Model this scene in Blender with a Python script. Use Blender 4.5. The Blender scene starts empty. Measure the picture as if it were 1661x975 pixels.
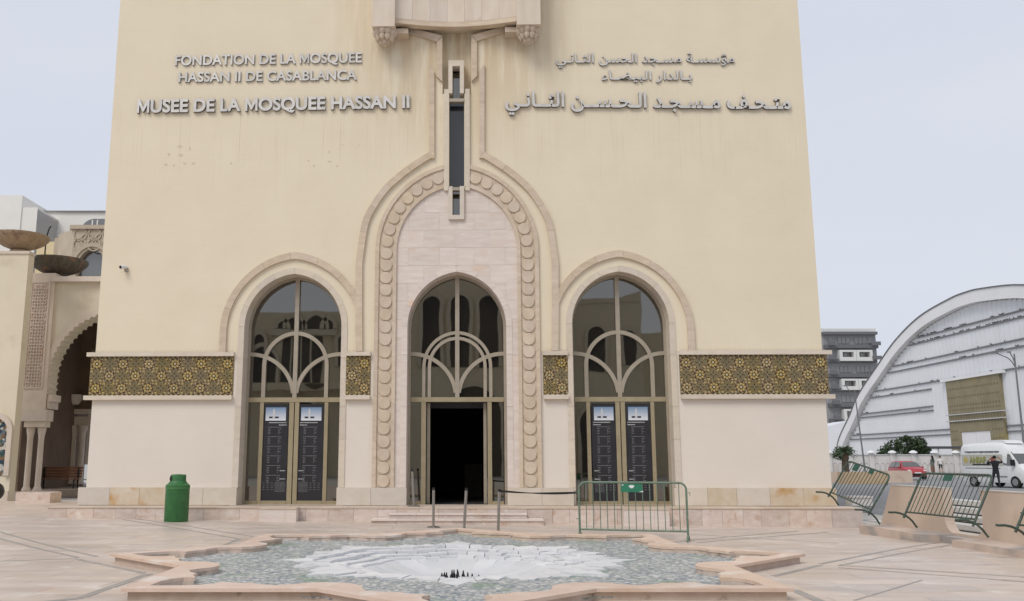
import bpy, bmesh, math, random, unicodedata
from mathutils import Vector, Matrix
from mathutils.geometry import tessellate_polygon
R = math.radians
rnd = random.Random(7)
S = bpy.context.scene
C = S.collection

# ------------------------------------------------------------------ camera
FOC, PCX, PCY = 1459.0, 743.0, 487.5          # focal length and principal point, in photo pixels (1661 wide)
PITCH, YAW, EYE, DIST, CAMX = R(10.03), R(1.5), 1.65, 25.2, 0.70
cam = bpy.data.cameras.new('camera')
cam.sensor_width = 36; cam.lens = 36 * FOC / 1661; cam.shift_x = (830.5 - PCX) / 1661
cam.clip_start = 0.1; cam.clip_end = 3000
co = bpy.data.objects.new('camera', cam); C.objects.link(co)
co.location = (CAMX, -DIST, EYE); co.rotation_euler = (math.pi / 2 + PITCH, 0, YAW)
S.camera = co

# ------------------------------------------------------------------ light
SUN_EL, SUN_AZ = R(50), R(216)                # soft sun behind cloud, high over the viewer's left shoulder
w = bpy.data.worlds.new('World'); S.world = w; w.use_nodes = True
nt = w.node_tree; N = nt.nodes; L = nt.links
bg = N['Background']
sky = N.new('ShaderNodeTexSky'); sky.sky_type = 'NISHITA'; sky.sun_disc = False
sky.sun_elevation = SUN_EL; sky.sun_rotation = SUN_AZ; sky.dust_density = 3
tc = N.new('ShaderNodeTexCoord'); mp = N.new('ShaderNodeMapping'); mp.inputs['Scale'].default_value = (1, 1, 3)
nz = N.new('ShaderNodeTexNoise'); nz.inputs['Scale'].default_value = 1.6; nz.inputs['Detail'].default_value = 5
cr = N.new('ShaderNodeValToRGB')
cr.color_ramp.elements[0].position = .3; cr.color_ramp.elements[0].color = (6.3, 6.75, 7.8, 1)
cr.color_ramp.elements[1].position = .7; cr.color_ramp.elements[1].color = (7.1, 7.4, 8.15, 1)
mx = N.new('ShaderNodeMixRGB'); mx.inputs[0].default_value = .92
L.new(tc.outputs['Generated'], mp.inputs[0]); L.new(mp.outputs[0], nz.inputs['Vector'])
L.new(nz.outputs['Fac'], cr.inputs[0]); L.new(sky.outputs[0], mx.inputs[1]); L.new(cr.outputs[0], mx.inputs[2])
L.new(mx.outputs[0], bg.inputs[0]); bg.inputs[1].default_value = 0.105
sl = bpy.data.lights.new('sun', 'SUN'); sl.energy = 1.72; sl.angle = R(28); sl.color = (1, .95, .88)
so = bpy.data.objects.new('sun', sl); C.objects.link(so)
sd = Vector((math.sin(SUN_AZ) * math.cos(SUN_EL), math.cos(SUN_AZ) * math.cos(SUN_EL), math.sin(SUN_EL)))
so.rotation_euler = sd.to_track_quat('Z', 'Y').to_euler(); so.location = sd * 60
S.view_settings.view_transform = 'Standard'; S.view_settings.look = 'None'
S.view_settings.exposure = 0; S.view_settings.gamma = 1
S.render.engine = 'CYCLES'
S.cycles.max_bounces = 6; S.cycles.diffuse_bounces = 3; S.cycles.glossy_bounces = 3

# ------------------------------------------------------------------ measuring helpers (photo pixel -> place)
SP, CP, SY, CY = math.sin(PITCH), math.cos(PITCH), math.sin(YAW), math.cos(YAW)
def ray(px, py):                              # u right, v forward, z up, per unit of depth
    a, b = (px - PCX) / FOC, (PCY - py) / FOC
    return a, CP - b * SP, SP + b * CP
def Gd(px, py, z=0.0):                        # on a level at height z -> (u, v) seen from the camera
    a, v, h = ray(px, py); t = (z - EYE) / h
    return a * t, v * t
def Av(px, py, v):                            # on the upright plane v metres ahead -> (u, z)
    a, vv, h = ray(px, py); t = v / vv
    return a * t, EYE + h * t
def Hu(px, py, u):                            # on the upright plane u metres to the right -> (v, z)
    a, v, h = ray(px, py); t = u / a
    return v * t, EYE + h * t
def W(u, v, z=0.0):                           # camera frame -> world
    return Vector((CAMX + u * CY - v * SY, -DIST + u * SY + v * CY, z))
def G(px, py, z=0.0): return W(*Gd(px, py, z), z)
def F(px, py, y=0.0):                         # on the facade (world plane y) -> (X, Z)
    a, v, h = ray(px, py)
    dx, dy = a * CY - v * SY, a * SY + v * CY
    t = (y + DIST) / dy
    return CAMX + dx * t, EYE + h * t
def FX(px, py, y=0.0): return F(px, py, y)[0]
def FZ(py, y=0.0, px=741): return F(px, py, y)[1]

# ------------------------------------------------------------------ materials
MATS = {}
def mat(name, c1, c2=None, rough=.8, scale=4, metal=0, bump=0.0, bscale=60, stretch=(1, 1, 1), vary=0.0, detail=6, spots=None, spec=.3, world=False):
    if name in MATS: return MATS[name]
    m = bpy.data.materials.new(name); m.use_nodes = True; MATS[name] = m
    nt = m.node_tree; N = nt.nodes; L = nt.links; b = N['Principled BSDF']
    b.inputs['Roughness'].default_value = rough; b.inputs['Metallic'].default_value = metal
    b.inputs['Specular IOR Level'].default_value = spec
    c2 = c2 or tuple(x * .85 for x in c1)
    tc = N.new('ShaderNodeTexCoord'); mp = N.new('ShaderNodeMapping'); mp.inputs['Scale'].default_value = stretch
    oi = N.new('ShaderNodeObjectInfo')
    if world:
        gm = N.new('ShaderNodeNewGeometry'); src = gm.outputs['Position']
    else:
        ad = N.new('ShaderNodeVectorMath'); ad.operation = 'MULTIPLY_ADD'
        cb = N.new('ShaderNodeCombineXYZ')
        for k in range(3): L.new(oi.outputs['Random'], cb.inputs[k])
        ad.inputs[1].default_value = (37, 53, 71); L.new(cb.outputs[0], ad.inputs[0]); L.new(tc.outputs['Object'], ad.inputs[2]); src = ad.outputs[0]
    L.new(src, mp.inputs[0])
    nz = N.new('ShaderNodeTexNoise'); nz.inputs['Scale'].default_value = scale; nz.inputs['Detail'].default_value = detail
    nz.inputs['Roughness'].default_value = .6
    L.new(mp.outputs[0], nz.inputs['Vector'])
    rp = N.new('ShaderNodeValToRGB'); rp.color_ramp.elements[0].position = .35; rp.color_ramp.elements[1].position = .68
    rp.color_ramp.elements[0].color = (*c2, 1); rp.color_ramp.elements[1].color = (*c1, 1)
    L.new(nz.outputs['Fac'], rp.inputs[0]); col = rp.outputs[0]
    if spots:                                  # (colour, scale, threshold) rusty or dirty patches
        for (sc_, ss, st) in spots:
            n2 = N.new('ShaderNodeTexNoise'); n2.inputs['Scale'].default_value = ss; n2.inputs['Detail'].default_value = 4
            L.new(src, n2.inputs['Vector'])
            mr = N.new('ShaderNodeMapRange'); mr.inputs[1].default_value = st; mr.inputs[2].default_value = st + .14
            L.new(n2.outputs['Fac'], mr.inputs[0])
            mm = N.new('ShaderNodeMixRGB'); mm.inputs[2].default_value = (*sc_, 1)
            L.new(mr.outputs[0], mm.inputs[0]); L.new(col, mm.inputs[1]); col = mm.outputs[0]
    if vary:
        hs = N.new('ShaderNodeHueSaturation')
        m1 = N.new('ShaderNodeMapRange'); m1.inputs[3].default_value = 1 - vary; m1.inputs[4].default_value = 1 + vary
        L.new(oi.outputs['Random'], m1.inputs[0]); L.new(m1.outputs[0], hs.inputs['Value'])
        wn = N.new('ShaderNodeTexWhiteNoise'); wn.noise_dimensions = '1D'; L.new(oi.outputs['Random'], wn.inputs['W'])
        m2 = N.new('ShaderNodeMapRange'); m2.inputs[3].default_value = .5 - vary * .06; m2.inputs[4].default_value = .5 + vary * .06
        L.new(wn.outputs['Value'], m2.inputs[0]); L.new(m2.outputs[0], hs.inputs['Hue'])
        m3 = N.new('ShaderNodeMapRange'); m3.inputs[3].default_value = 1 - vary * 2; m3.inputs[4].default_value = 1 + vary * 1.5
        L.new(wn.outputs['Value'], m3.inputs[0]); L.new(m3.outputs[0], hs.inputs['Saturation'])
        L.new(col, hs.inputs['Color']); col = hs.outputs[0]
    L.new(col, b.inputs['Base Color'])
    if bump:
        n3 = N.new('ShaderNodeTexNoise'); n3.inputs['Scale'].default_value = bscale; n3.inputs['Detail'].default_value = 3
        L.new(src, n3.inputs['Vector'])
        bp = N.new('ShaderNodeBump'); bp.inputs['Strength'].default_value = bump; bp.inputs['Distance'].default_value = .02
        L.new(n3.outputs['Fac'], bp.inputs['Height']); L.new(bp.outputs[0], b.inputs['Normal'])
    return m

CREAM = (.79, .705, .548); CREAM2 = (.755, .668, .512)
def stucco(name, c1, c2, streaks_and_shade=None):
    m = mat(name, c1, c2, rough=.92, scale=.7, bump=.12, bscale=90, world=True, spec=.15)
    nt = m.node_tree; N = nt.nodes; L = nt.links; b = N['Principled BSDF']
    col = b.inputs['Base Color'].links[0].from_socket
    g = N.new('ShaderNodeNewGeometry'); sp = N.new('ShaderNodeSeparateXYZ'); L.new(g.outputs['Position'], sp.inputs[0])
    # faint horizontal courses of small facing tiles
    wv = N.new('ShaderNodeTexBrick'); wv.inputs['Scale'].default_value = 1.0
    wv.inputs['Mortar Size'].default_value = .006; wv.inputs['Brick Width'].default_value = .24; wv.inputs['Row Height'].default_value = .085
    wv.inputs['Color1'].default_value = (1, 1, 1, 1); wv.inputs['Color2'].default_value = (.988, .985, .98, 1); wv.inputs['Mortar'].default_value = (.965, .96, .95, 1)
    cb = N.new('ShaderNodeCombineXYZ'); L.new(sp.outputs[0], cb.inputs[0]); L.new(sp.outputs[2], cb.inputs[1]); L.new(cb.outputs[0], wv.inputs['Vector'])
    mu = N.new('ShaderNodeMixRGB'); mu.blend_type = 'MULTIPLY'; mu.inputs[0].default_value = .8
    L.new(col, mu.inputs[1]); L.new(wv.outputs['Color'], mu.inputs[2]); col = mu.outputs[0]
    if streaks_and_shade:
        # rain streaks, and shade painted in below the balcony: noise drawn out downwards, strongest in the metre or two beneath the lettering
        for (sx, zlo, zhi, th, colr, amt) in streaks_and_shade:
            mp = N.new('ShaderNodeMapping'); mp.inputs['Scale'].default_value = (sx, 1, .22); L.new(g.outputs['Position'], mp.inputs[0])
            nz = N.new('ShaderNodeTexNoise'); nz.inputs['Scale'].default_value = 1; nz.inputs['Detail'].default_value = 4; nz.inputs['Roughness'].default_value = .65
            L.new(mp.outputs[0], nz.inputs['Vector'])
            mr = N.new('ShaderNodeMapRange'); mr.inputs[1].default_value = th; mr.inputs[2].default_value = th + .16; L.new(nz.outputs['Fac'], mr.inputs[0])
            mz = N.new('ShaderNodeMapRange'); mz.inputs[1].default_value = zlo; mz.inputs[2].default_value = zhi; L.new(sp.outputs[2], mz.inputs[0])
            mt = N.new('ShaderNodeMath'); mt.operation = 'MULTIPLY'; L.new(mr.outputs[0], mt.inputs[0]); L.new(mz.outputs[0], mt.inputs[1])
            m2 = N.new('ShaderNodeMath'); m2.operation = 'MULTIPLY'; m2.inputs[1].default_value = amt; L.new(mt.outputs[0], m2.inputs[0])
            if sx > 8:                         # streaks start at the lettering, not above it
                mu_ = N.new('ShaderNodeMapRange'); mu_.inputs[1].default_value = 11.7; mu_.inputs[2].default_value = 12.6; mu_.inputs[3].default_value = 1; mu_.inputs[4].default_value = .15; L.new(sp.outputs[2], mu_.inputs[0])
                m4 = N.new('ShaderNodeMath'); m4.operation = 'MULTIPLY'; L.new(m2.outputs[0], m4.inputs[0]); L.new(mu_.outputs[0], m4.inputs[1]); m2 = m4
            if sx < 3:                         # broad brown shade painted into the colour, below the balcony only
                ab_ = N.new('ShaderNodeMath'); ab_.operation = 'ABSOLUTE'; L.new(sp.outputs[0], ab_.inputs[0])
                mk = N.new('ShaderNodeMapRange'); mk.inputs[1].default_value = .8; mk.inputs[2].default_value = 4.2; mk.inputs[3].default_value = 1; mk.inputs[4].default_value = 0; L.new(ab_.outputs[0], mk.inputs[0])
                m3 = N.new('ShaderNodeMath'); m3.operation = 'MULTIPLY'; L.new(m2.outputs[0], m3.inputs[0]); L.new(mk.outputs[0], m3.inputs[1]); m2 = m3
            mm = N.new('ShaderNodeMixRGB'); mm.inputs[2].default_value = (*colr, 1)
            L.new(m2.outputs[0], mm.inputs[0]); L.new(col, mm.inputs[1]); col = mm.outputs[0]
    L.new(col, b.inputs['Base Color'])
    return m

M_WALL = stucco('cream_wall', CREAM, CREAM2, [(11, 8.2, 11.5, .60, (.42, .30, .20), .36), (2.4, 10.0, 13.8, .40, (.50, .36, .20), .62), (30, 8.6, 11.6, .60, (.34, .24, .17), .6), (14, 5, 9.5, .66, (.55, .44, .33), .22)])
M_LOW = stucco('pale_lower_wall', (.765, .70, .62), (.735, .67, .595))
M_SIDE = stucco('side_cream', (.72, .64, .50), (.68, .60, .46))
M_STONE = mat('tan_stone', (.66, .55, .43), (.56, .455, .345), rough=.75, scale=2.5, vary=.05, bump=.2, bscale=30, stretch=(1, 1, 3))
M_STONE_L = mat('pale_stone', (.68, .60, .50), (.61, .53, .43), rough=.75, scale=3, vary=.06, bump=.15, bscale=40, stretch=(1, 1, 2))
M_PINK = mat('pink_travertine', (.74, .665, .60), (.665, .565, .50), rough=.7, scale=3.0, vary=.04, bump=.12, bscale=50, stretch=(.6, 1, 3.5), spots=[((.70, .53, .42), 1.1, .62)])
M_STEP = mat('step_travertine', (.68, .59, .53), (.58, .465, .40), rough=.7, scale=4, vary=.09, bump=.2, bscale=40, stretch=(1, 1, 2), spots=[((.47, .31, .22), 3.0, .60), ((.72, .66, .6), 2, .6)])
M_PLINTH = mat('plinth_marble', (.67, .605, .53), (.60, .53, .45), rough=.55, scale=2.2, vary=.07, bump=.08, stretch=(1, 1, 1.5))
M_RUST = mat('plinth_marble_ochre', (.65, .57, .47), (.58, .47, .34), rough=.55, scale=2.4, vary=.05, spots=[((.50, .29, .11), 1.6, .54)])
M_BRASS = mat('brass_frame', (.42, .36, .24), (.36, .30, .19), rough=.45, metal=.35, scale=3, spec=.5)
M_BRASS_U = mat('bronze_grey_frame', (.42, .37, .295), (.36, .315, .245), rough=.5, metal=.25, scale=3, spec=.5)
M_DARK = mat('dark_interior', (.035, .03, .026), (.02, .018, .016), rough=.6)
M_BLACKM = mat('black_rubber', (.02, .02, .02), (.015, .015, .015), rough=.6)
M_STEEL = mat('brushed_steel', (.42, .40, .37), (.33, .31, .28), rough=.32, metal=.85, scale=8, stretch=(8, 8, 1))
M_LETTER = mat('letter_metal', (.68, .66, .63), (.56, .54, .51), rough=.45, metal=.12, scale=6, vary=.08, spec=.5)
M_LETTER_S = mat('letter_side_shade', (.17, .15, .13), (.13, .11, .10), rough=.6)  # darker than the face metal: shade painted onto the letter sides
M_GREEN = mat('green_plastic', (.042, .17, .05), (.032, .13, .04), rough=.5, scale=5, spec=.4, bump=.12, bscale=12, spots=[((.09, .19, .09), 9, .62), ((.03, .07, .03), 3, .66)])
M_BARR = mat('green_painted_steel', (.055, .09, .068), (.035, .06, .046), rough=.5, scale=14, spots=[((.10, .17, .13), 9, .6)], spec=.5)
M_BARRL = mat('pale_green_worn_steel', (.16, .23, .17), (.11, .17, .12), rough=.5, scale=14, spots=[((.28, .31, .27), 12, .6)], spec=.5)
M_SIGN = mat('green_plate', (.035, .20, .12), (.03, .17, .10), rough=.5)
M_WHITE = mat('white_paint', (.75, .76, .77), (.68, .69, .70), rough=.5, vary=.02)
def glass_mat(name, dark, refl, rough=.015):
    m = bpy.data.materials.new(name); m.use_nodes = True; MATS[name] = m
    nt = m.node_tree; N = nt.nodes; L = nt.links; out = N['Material Output']; N.remove(N['Principled BSDF'])
    d = N.new('ShaderNodeBsdfDiffuse'); d.inputs[0].default_value = (*dark, 1)
    g = N.new('ShaderNodeBsdfGlossy'); g.inputs[0].default_value = (.98, .95, .88, 1); g.inputs['Roughness'].default_value = rough
    fr = N.new('ShaderNodeFresnel'); fr.inputs[0].default_value = 1.5
    ad = N.new('ShaderNodeMath'); ad.operation = 'ADD'; ad.inputs[1].default_value = refl; ad.use_clamp = True
    tc = N.new('ShaderNodeTexCoord'); nz = N.new('ShaderNodeTexNoise'); nz.inputs['Scale'].default_value = .9; nz.inputs['Detail'].default_value = 1
    L.new(tc.outputs['Object'], nz.inputs['Vector'])
    bp = N.new('ShaderNodeBump'); bp.inputs['Strength'].default_value = .03; bp.inputs['Distance'].default_value = .05
    L.new(nz.outputs['Fac'], bp.inputs['Height']); L.new(bp.outputs[0], g.inputs['Normal'])
    mx = N.new('ShaderNodeMixShader'); L.new(fr.outputs[0], ad.inputs[0]); L.new(ad.outputs[0], mx.inputs[0]); L.new(d.outputs[0], mx.inputs[1]); L.new(g.outputs[0], mx.inputs[2])
    L.new(mx.outputs[0], out.inputs[0]); return m
M_GLASS = glass_mat('tinted_glass', (.016, .014, .010), .15)
M_SLIT = glass_mat('blue_grey_glass', (.028, .035, .048), .03)
M_CARGL = glass_mat('vehicle_glass', (.03, .035, .035), .12)
M_BGGL = glass_mat('far_glass', (.10, .105, .115), .12, .1)

# ------------------------------------------------------------------ mesh helpers
class MB:
    def __init__(s): s.v = []; s.f = []; s.m = []
    def add(s, vs, fs, mi=0):
        o = len(s.v); s.v += [tuple(p) for p in vs]; s.f += [tuple(i + o for i in f) for f in fs]; s.m += [mi] * len(fs)
    def box(s, a, b, mi=0):
        x0, y0, z0 = a; x1, y1, z1 = b
        s.add([(x0, y0, z0), (x1, y0, z0), (x1, y1, z0), (x0, y1, z0), (x0, y0, z1), (x1, y0, z1), (x1, y1, z1), (x0, y1, z1)],
              [(0, 3, 2, 1), (4, 5, 6, 7), (0, 1, 5, 4), (1, 2, 6, 5), (2, 3, 7, 6), (3, 0, 4, 7)], mi)
    def prism(s, loops, lo, hi, axis='y', mi=0, side=None):
        """loops: outer 2D loop and holes. axis y: (x,z) drawn, extruded lo..hi in y; z: (x,y) drawn; x: (y,z) drawn"""
        if not isinstance(loops[0][0], (tuple, list, Vector)): loops = [loops]
        put = {'y': lambda p, d: (p[0], d, p[1]), 'z': lambda p, d: (p[0], p[1], d), 'x': lambda p, d: (d, p[0], p[1])}[axis]
        tris = tessellate_polygon([[Vector((p[0], p[1], 0)) for p in lp] for lp in loops])
        flat = [p for lp in loops for p in lp]; n = len(flat)
        vs = [put(p, lo) for p in flat] + [put(p, hi) for p in flat]
        fs = [tuple(t) for t in tris] + [tuple(i + n for i in reversed(t)) for t in tris]
        s.add(vs, fs, mi)
        o = len(s.v) - 2 * n; k = 0; sides = []
        for lp in loops:
            m = len(lp)
            for i in range(m):
                a, b = k + i, k + (i + 1) % m; sides.append((a + o, b + o, b + n + o, a + n + o))
            k += m
        s.f += sides; s.m += [mi if side is None else side] * len(sides)
    def tube(s, pts, r, n=8, mi=0, cap=True):
        pts = [Vector(p) for p in pts]; rings = []; prev = None
        for i, p in enumerate(pts):
            d = (pts[min(i + 1, len(pts) - 1)] - pts[max(i - 1, 0)]).normalized()
            if prev is None:
                up = Vector((0, 0, 1)) if abs(d.z) < .9 else Vector((1, 0, 0)); x = d.cross(up).normalized()
            else: x = (prev - d * prev.dot(d)).normalized()
            prev = x; y = d.cross(x); rr = r[i] if isinstance(r, (list, tuple)) else r
            rings.append([p + (x * math.cos(2 * math.pi * k / n) + y * math.sin(2 * math.pi * k / n)) * rr for k in range(n)])
        vs = [q for g in rings for q in g]; fs = []
        for i in range(len(pts) - 1):
            for k in range(n): fs.append((i * n + k, i * n + (k + 1) % n, (i + 1) * n + (k + 1) % n, (i + 1) * n + k))
        if cap: fs += [tuple(range(n)), tuple(range(len(vs) - n, len(vs)))]
        s.add(vs, fs, mi)
    def lathe(s, prof, c=(0, 0, 0), n=24, mi=0, flute=0, nf=0):
        vs = []; fs = []
        for (r, z) in prof:
            for k in range(n):
                a = 2 * math.pi * k / n; rr = r * (1 + (flute * math.cos(nf * a) if nf else 0))
                vs.append((c[0] + rr * math.cos(a), c[1] + rr * math.sin(a), c[2] + z))
        for i in range(len(prof) - 1):
            for k in range(n): fs.append((i * n + k, i * n + (k + 1) % n, (i + 1) * n + (k + 1) % n, (i + 1) * n + k))
        if prof[0][0] > 1e-4: fs.append(tuple(range(n)))
        if prof[-1][0] > 1e-4: fs.append(tuple(range(len(vs) - n, len(vs))))
        s.add(vs, fs, mi)
    def ball(s, c, r, n=10, m=6, mi=0):
        if not isinstance(r, (tuple, list)): r = (r, r, r)
        vs = []; fs = []
        for i in range(m + 1):
            t = math.pi * i / m
            for k in range(n):
                a = 2 * math.pi * k / n; vs.append((c[0] + r[0] * math.sin(t) * math.cos(a), c[1] + r[1] * math.sin(t) * math.sin(a), c[2] + r[2] * math.cos(t)))
        for i in range(m):
            for k in range(n): fs.append((i * n + k, i * n + (k + 1) % n, (i + 1) * n + (k + 1) % n, (i + 1) * n + k))
        s.add(vs, fs, mi)
    def mesh(s, name, mats, smooth=False, fix=True):
        me = bpy.data.meshes.new(name); me.from_pydata(s.v, [], s.f)
        for m in (mats if isinstance(mats, (list, tuple)) else [mats]): me.materials.append(m)
        me.polygons.foreach_set('material_index', s.m)
        if fix:
            bm = bmesh.new(); bm.from_mesh(me); bmesh.ops.remove_doubles(bm, verts=bm.verts, dist=1e-5)
            bmesh.ops.recalc_face_normals(bm, faces=bm.faces); bm.to_mesh(me); bm.free()
        if smooth:
            me.polygons.foreach_set('use_smooth', [True] * len(me.polygons))
            try: me.set_sharp_from_angle(angle=R(40))
            except Exception: pass
        me.update(); return me
    def obj(s, name, mats, parent=None, smooth=False, fix=True): return link(name, s.mesh(name, mats, smooth, fix), parent)
def link(name, me, parent=None, loc=None, rot=None):
    o = bpy.data.objects.new(name, me); C.objects.link(o)
    if parent: o.parent = parent
    if loc is not None: o.location = loc
    if rot is not None: o.rotation_euler = rot
    return o
def tag(o, label=None, cat=None, group=None, kind=None):
    if label: o['label'] = label
    if cat: o['category'] = cat
    if group: o['group'] = group
    if kind: o['kind'] = kind
    return o
def thing(name, label, cat, loc=(0, 0, 0), rz=0, group=None):
    o = bpy.data.objects.new(name, None); C.objects.link(o); o.location = loc; o.rotation_euler = (0, 0, rz)
    o.empty_display_size = .2
    return tag(o, label, cat, group)
def bx(name, a, b, m, parent=None):
    q = MB(); q.box(a, b); return q.obj(name, m, parent)
def copy_tree(o, parent=None):
    c = o.copy(); C.objects.link(c); c.parent = parent
    for ch in list(o.children): copy_tree(ch, c)
    return c
def arch(cx, w, zs, za, n=20):
    """two-centred pointed arch, left spring -> apex -> right spring"""
    r = za - zs; c = (r * r - w * w) / (2 * w); Rr = w + c; a1 = math.atan2(r, c); out = []
    for i in range(n + 1):
        a = a1 * i / n; out.append((cx + c - Rr * math.cos(a), zs + Rr * math.sin(a)))
    return out + [(2 * cx - x, z) for x, z in reversed(out[:-1])]
def with_jambs(pts, zb): return [(pts[0][0], zb)] + pts + [(pts[-1][0], zb)]
def resample(pts, n):
    L_ = [0]
    for a, b in zip(pts, pts[1:]): L_.append(L_[-1] + math.dist(a, b))
    out = []; j = 0
    for i in range(n + 1):
        s = L_[-1] * i / n
        while j < len(L_) - 2 and L_[j + 1] < s: j += 1
        t = (s - L_[j]) / max(1e-9, L_[j + 1] - L_[j]); out.append(tuple(pts[j][k] + (pts[j + 1][k] - pts[j][k]) * t for k in range(len(pts[0]))))
    return out
def smooth_curve(pts, n=6):
    out = []
    P = [pts[0]] + list(pts) + [pts[-1]]
    for i in range(1, len(P) - 2):
        for k in range(n):
            t = k / n; p0, p1, p2, p3 = P[i - 1], P[i], P[i + 1], P[i + 2]
            out.append(tuple(.5 * (2 * b + (c - a) * t + (2 * a - 5 * b + 4 * c - d) * t * t + (-a + 3 * b - 3 * c + d) * t ** 3) for a, b, c, d in zip(p0, p1, p2, p3)))
    return out + [tuple(pts[-1])]
def offset(pts, d):
    """offset an open 2D line to its left by d"""
    out = []
    for i, p in enumerate(pts):
        a = Vector(pts[max(i - 1, 0)]); b = Vector(pts[i]); c = Vector(pts[min(i + 1, len(pts) - 1)])
        d1 = (b - a).normalized() if i else (c - b).normalized(); d2 = (c - b).normalized() if i < len(pts) - 1 else d1
        n1 = Vector((-d1.y, d1.x)); n2 = Vector((-d2.y, d2.x)); nn = (n1 + n2).normalized()
        k = d / max(.4, nn.dot(n1)); out.append((p[0] + nn.x * k, p[1] + nn.y * k))
    return out
def strip_stones(name, outer, inner, y0, y1, per, m, parent, gap=.0025):
    """stones between two equal-length lines on the facade; each stone takes `per` segments"""
    n = len(outer) - 1; i = 0
    while i < n:
        j = min(n, i + per)
        if n - j < per * .4: j = n
        o_ = [list(p) for p in outer[i:j + 1]]; n_ = [list(p) for p in inner[i:j + 1]]
        for line in (o_, n_):
            if len(line) > 1:
                for a, b in ((0, 1), (-1, -2)):
                    d = math.dist(line[a], line[b]) or 1; k = min(.3, gap / d)
                    line[a] = [line[a][q] + (line[b][q] - line[a][q]) * k for q in (0, 1)]
        q = MB(); q.prism([tuple(p) for p in o_] + [tuple(p) for p in reversed(n_)], y0, y1); q.obj(name, m, parent); i = j
def clip_poly(poly, x0, x1, z0, z1):
    def cut(P, f):
        out = []
        for i in range(len(P)):
            a, b = P[i], P[(i + 1) % len(P)]; fa, fb = f(a), f(b)
            if fa >= 0: out.append(a)
            if (fa >= 0) != (fb >= 0):
                t = fa / (fa - fb); out.append((a[0] + (b[0] - a[0]) * t, a[1] + (b[1] - a[1]) * t))
        return out
    for f in (lambda p: p[0] - x0, lambda p: x1 - p[0], lambda p: p[1] - z0, lambda p: z1 - p[1]):
        poly = cut(poly, f)
        if len(poly) < 3: return None
    q = [poly[0]]
    for p in poly[1:]:
        if math.dist(p, q[-1]) > 1e-4: q.append(p)
    if math.dist(q[0], q[-1]) < 1e-4: q.pop()
    if len(q) < 3: return None
    A = abs(sum(q[i][0] * q[(i + 1) % len(q)][1] - q[(i + 1) % len(q)][0] * q[i][1] for i in range(len(q)))) / 2
    return q if A > .004 else None
def sm(x, a, b):
    t = max(0, min(1, (x - a) / (b - a))); return t * t * (3 - 2 * t)

# ================================================================== THE GROUND
PLAT = .41                                     # top of the museum's platform
def gz(x, y):                                  # the plaza drains: it rises a little towards the arcade on the left
    return (max(-.09, min(.16, -.0105 * x + .015)) ) * sm(y, -9, -2)
M_PAVE = mat('plaza_marble', (.63, .535, .46), (.49, .40, .335), rough=.42, scale=1.3, vary=.07, stretch=(.5, 1.4, 1), bump=.04, bscale=8, spec=.4, world=True,
             spots=[((.45, .40, .36), .8, .60), ((.67, .60, .53), 1.7, .58), ((.58, .42, .33), 1.1, .66)])
M_INLAY = mat('grey_inlay', (.38, .345, .315), (.30, .275, .25), rough=.5, scale=3, vary=.05)
M_STREET = mat('street_asphalt', (.27, .27, .27), (.23, .23, .23), rough=.85, scale=.6, world=True)
M_FARG = mat('pale_pavement', (.52, .50, .47), (.46, .44, .41), rough=.85, scale=.2, world=True)
FC = W(Gd(742, 906)[0] * .97, 15.05); FCX, FCY = FC.x, FC.y      # centre of the fountain
q = MB(); nx, ny = 60, 46; X0, X1, Y0, Y1 = -34, 10.7, -32, 8
idx = {}
for j in range(ny + 1):
    for i in range(nx + 1):
        x = X0 + (X1 - X0) * i / nx; y = Y0 + (Y1 - Y0) * j / ny; idx[i, j] = len(q.v); q.v.append((x, y, gz(x, y)))
for j in range(ny):
    for i in range(nx):
        x = X0 + (X1 - X0) * (i + .5) / nx; y = Y0 + (Y1 - Y0) * (j + .5) / ny
        if math.hypot(x - FCX, y - FCY) < 2.9 or (-9.8 < x < 8.5 and y > 1.2): continue
        q.f.append((idx[i, j], idx[i + 1, j], idx[i + 1, j + 1], idx[i, j + 1])); q.m.append(0)
plaza = tag(q.obj('plaza', M_PAVE), kind='structure')
q = MB(); q.prism([[(-1500, -1500), (1500, -1500), (1500, 1500), (-1500, 1500)], [(X0 + .2, Y0 + .2), (X0 + .2, Y1 - .2), (X1 - .2, Y1 - .2), (X1 - .2, Y0 + .2)]], -.06, -.012, 'z')
tag(q.obj('ground', M_FARG), kind='structure')
q = MB(); a = [W(12.9, -8), W(80, -8), W(150, 96.6), W(-40, 96.6), W(-40, 60), W(12.9, 32)]
q.prism([(p.x, p.y) for p in a], -.008, .0, 'z'); tag(q.obj('street', M_STREET), kind='structure')

# paving slabs: the 300 that show largest are objects, the rest one mesh
pw, pd = 1.15, .58; slabs = []
j = 0; y = -19.5
while y < -1.3:
    x = -21 + (j % 2) * pw * .5
    while x < 9.3:
        if math.hypot(x + pw / 2 - FCX, y + pd / 2 - FCY) > 3.3:
            p = Vector((x + pw / 2 - CAMX, y + pd / 2 + DIST, 0)); u = p.x * CY + p.y * SY; v = -p.x * SY + p.y * CY
            if v > 6.5 and abs(u + .06 * v) < v * .64 and not (y > -2 and -10.2 < x < 9.5): slabs.append((v, x, y))
        x += pw
    y += pd; j += 1
slabs.sort()
def slab_mesh(q, x, y, h):
    g = .004; xs = (x + g, x + pw - g); ys = (y + g, y + pd - g)
    b = [(xs[0], ys[0]), (xs[1], ys[0]), (xs[1], ys[1]), (xs[0], ys[1])]
    q.add([(a, c, gz(a, c) + .0005) for a, c in b] + [(a, c, gz(a, c) + h) for a, c in b], [(4, 5, 6, 7), (0, 1, 5, 4), (1, 2, 6, 5), (2, 3, 7, 6), (3, 0, 4, 7)])
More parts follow.
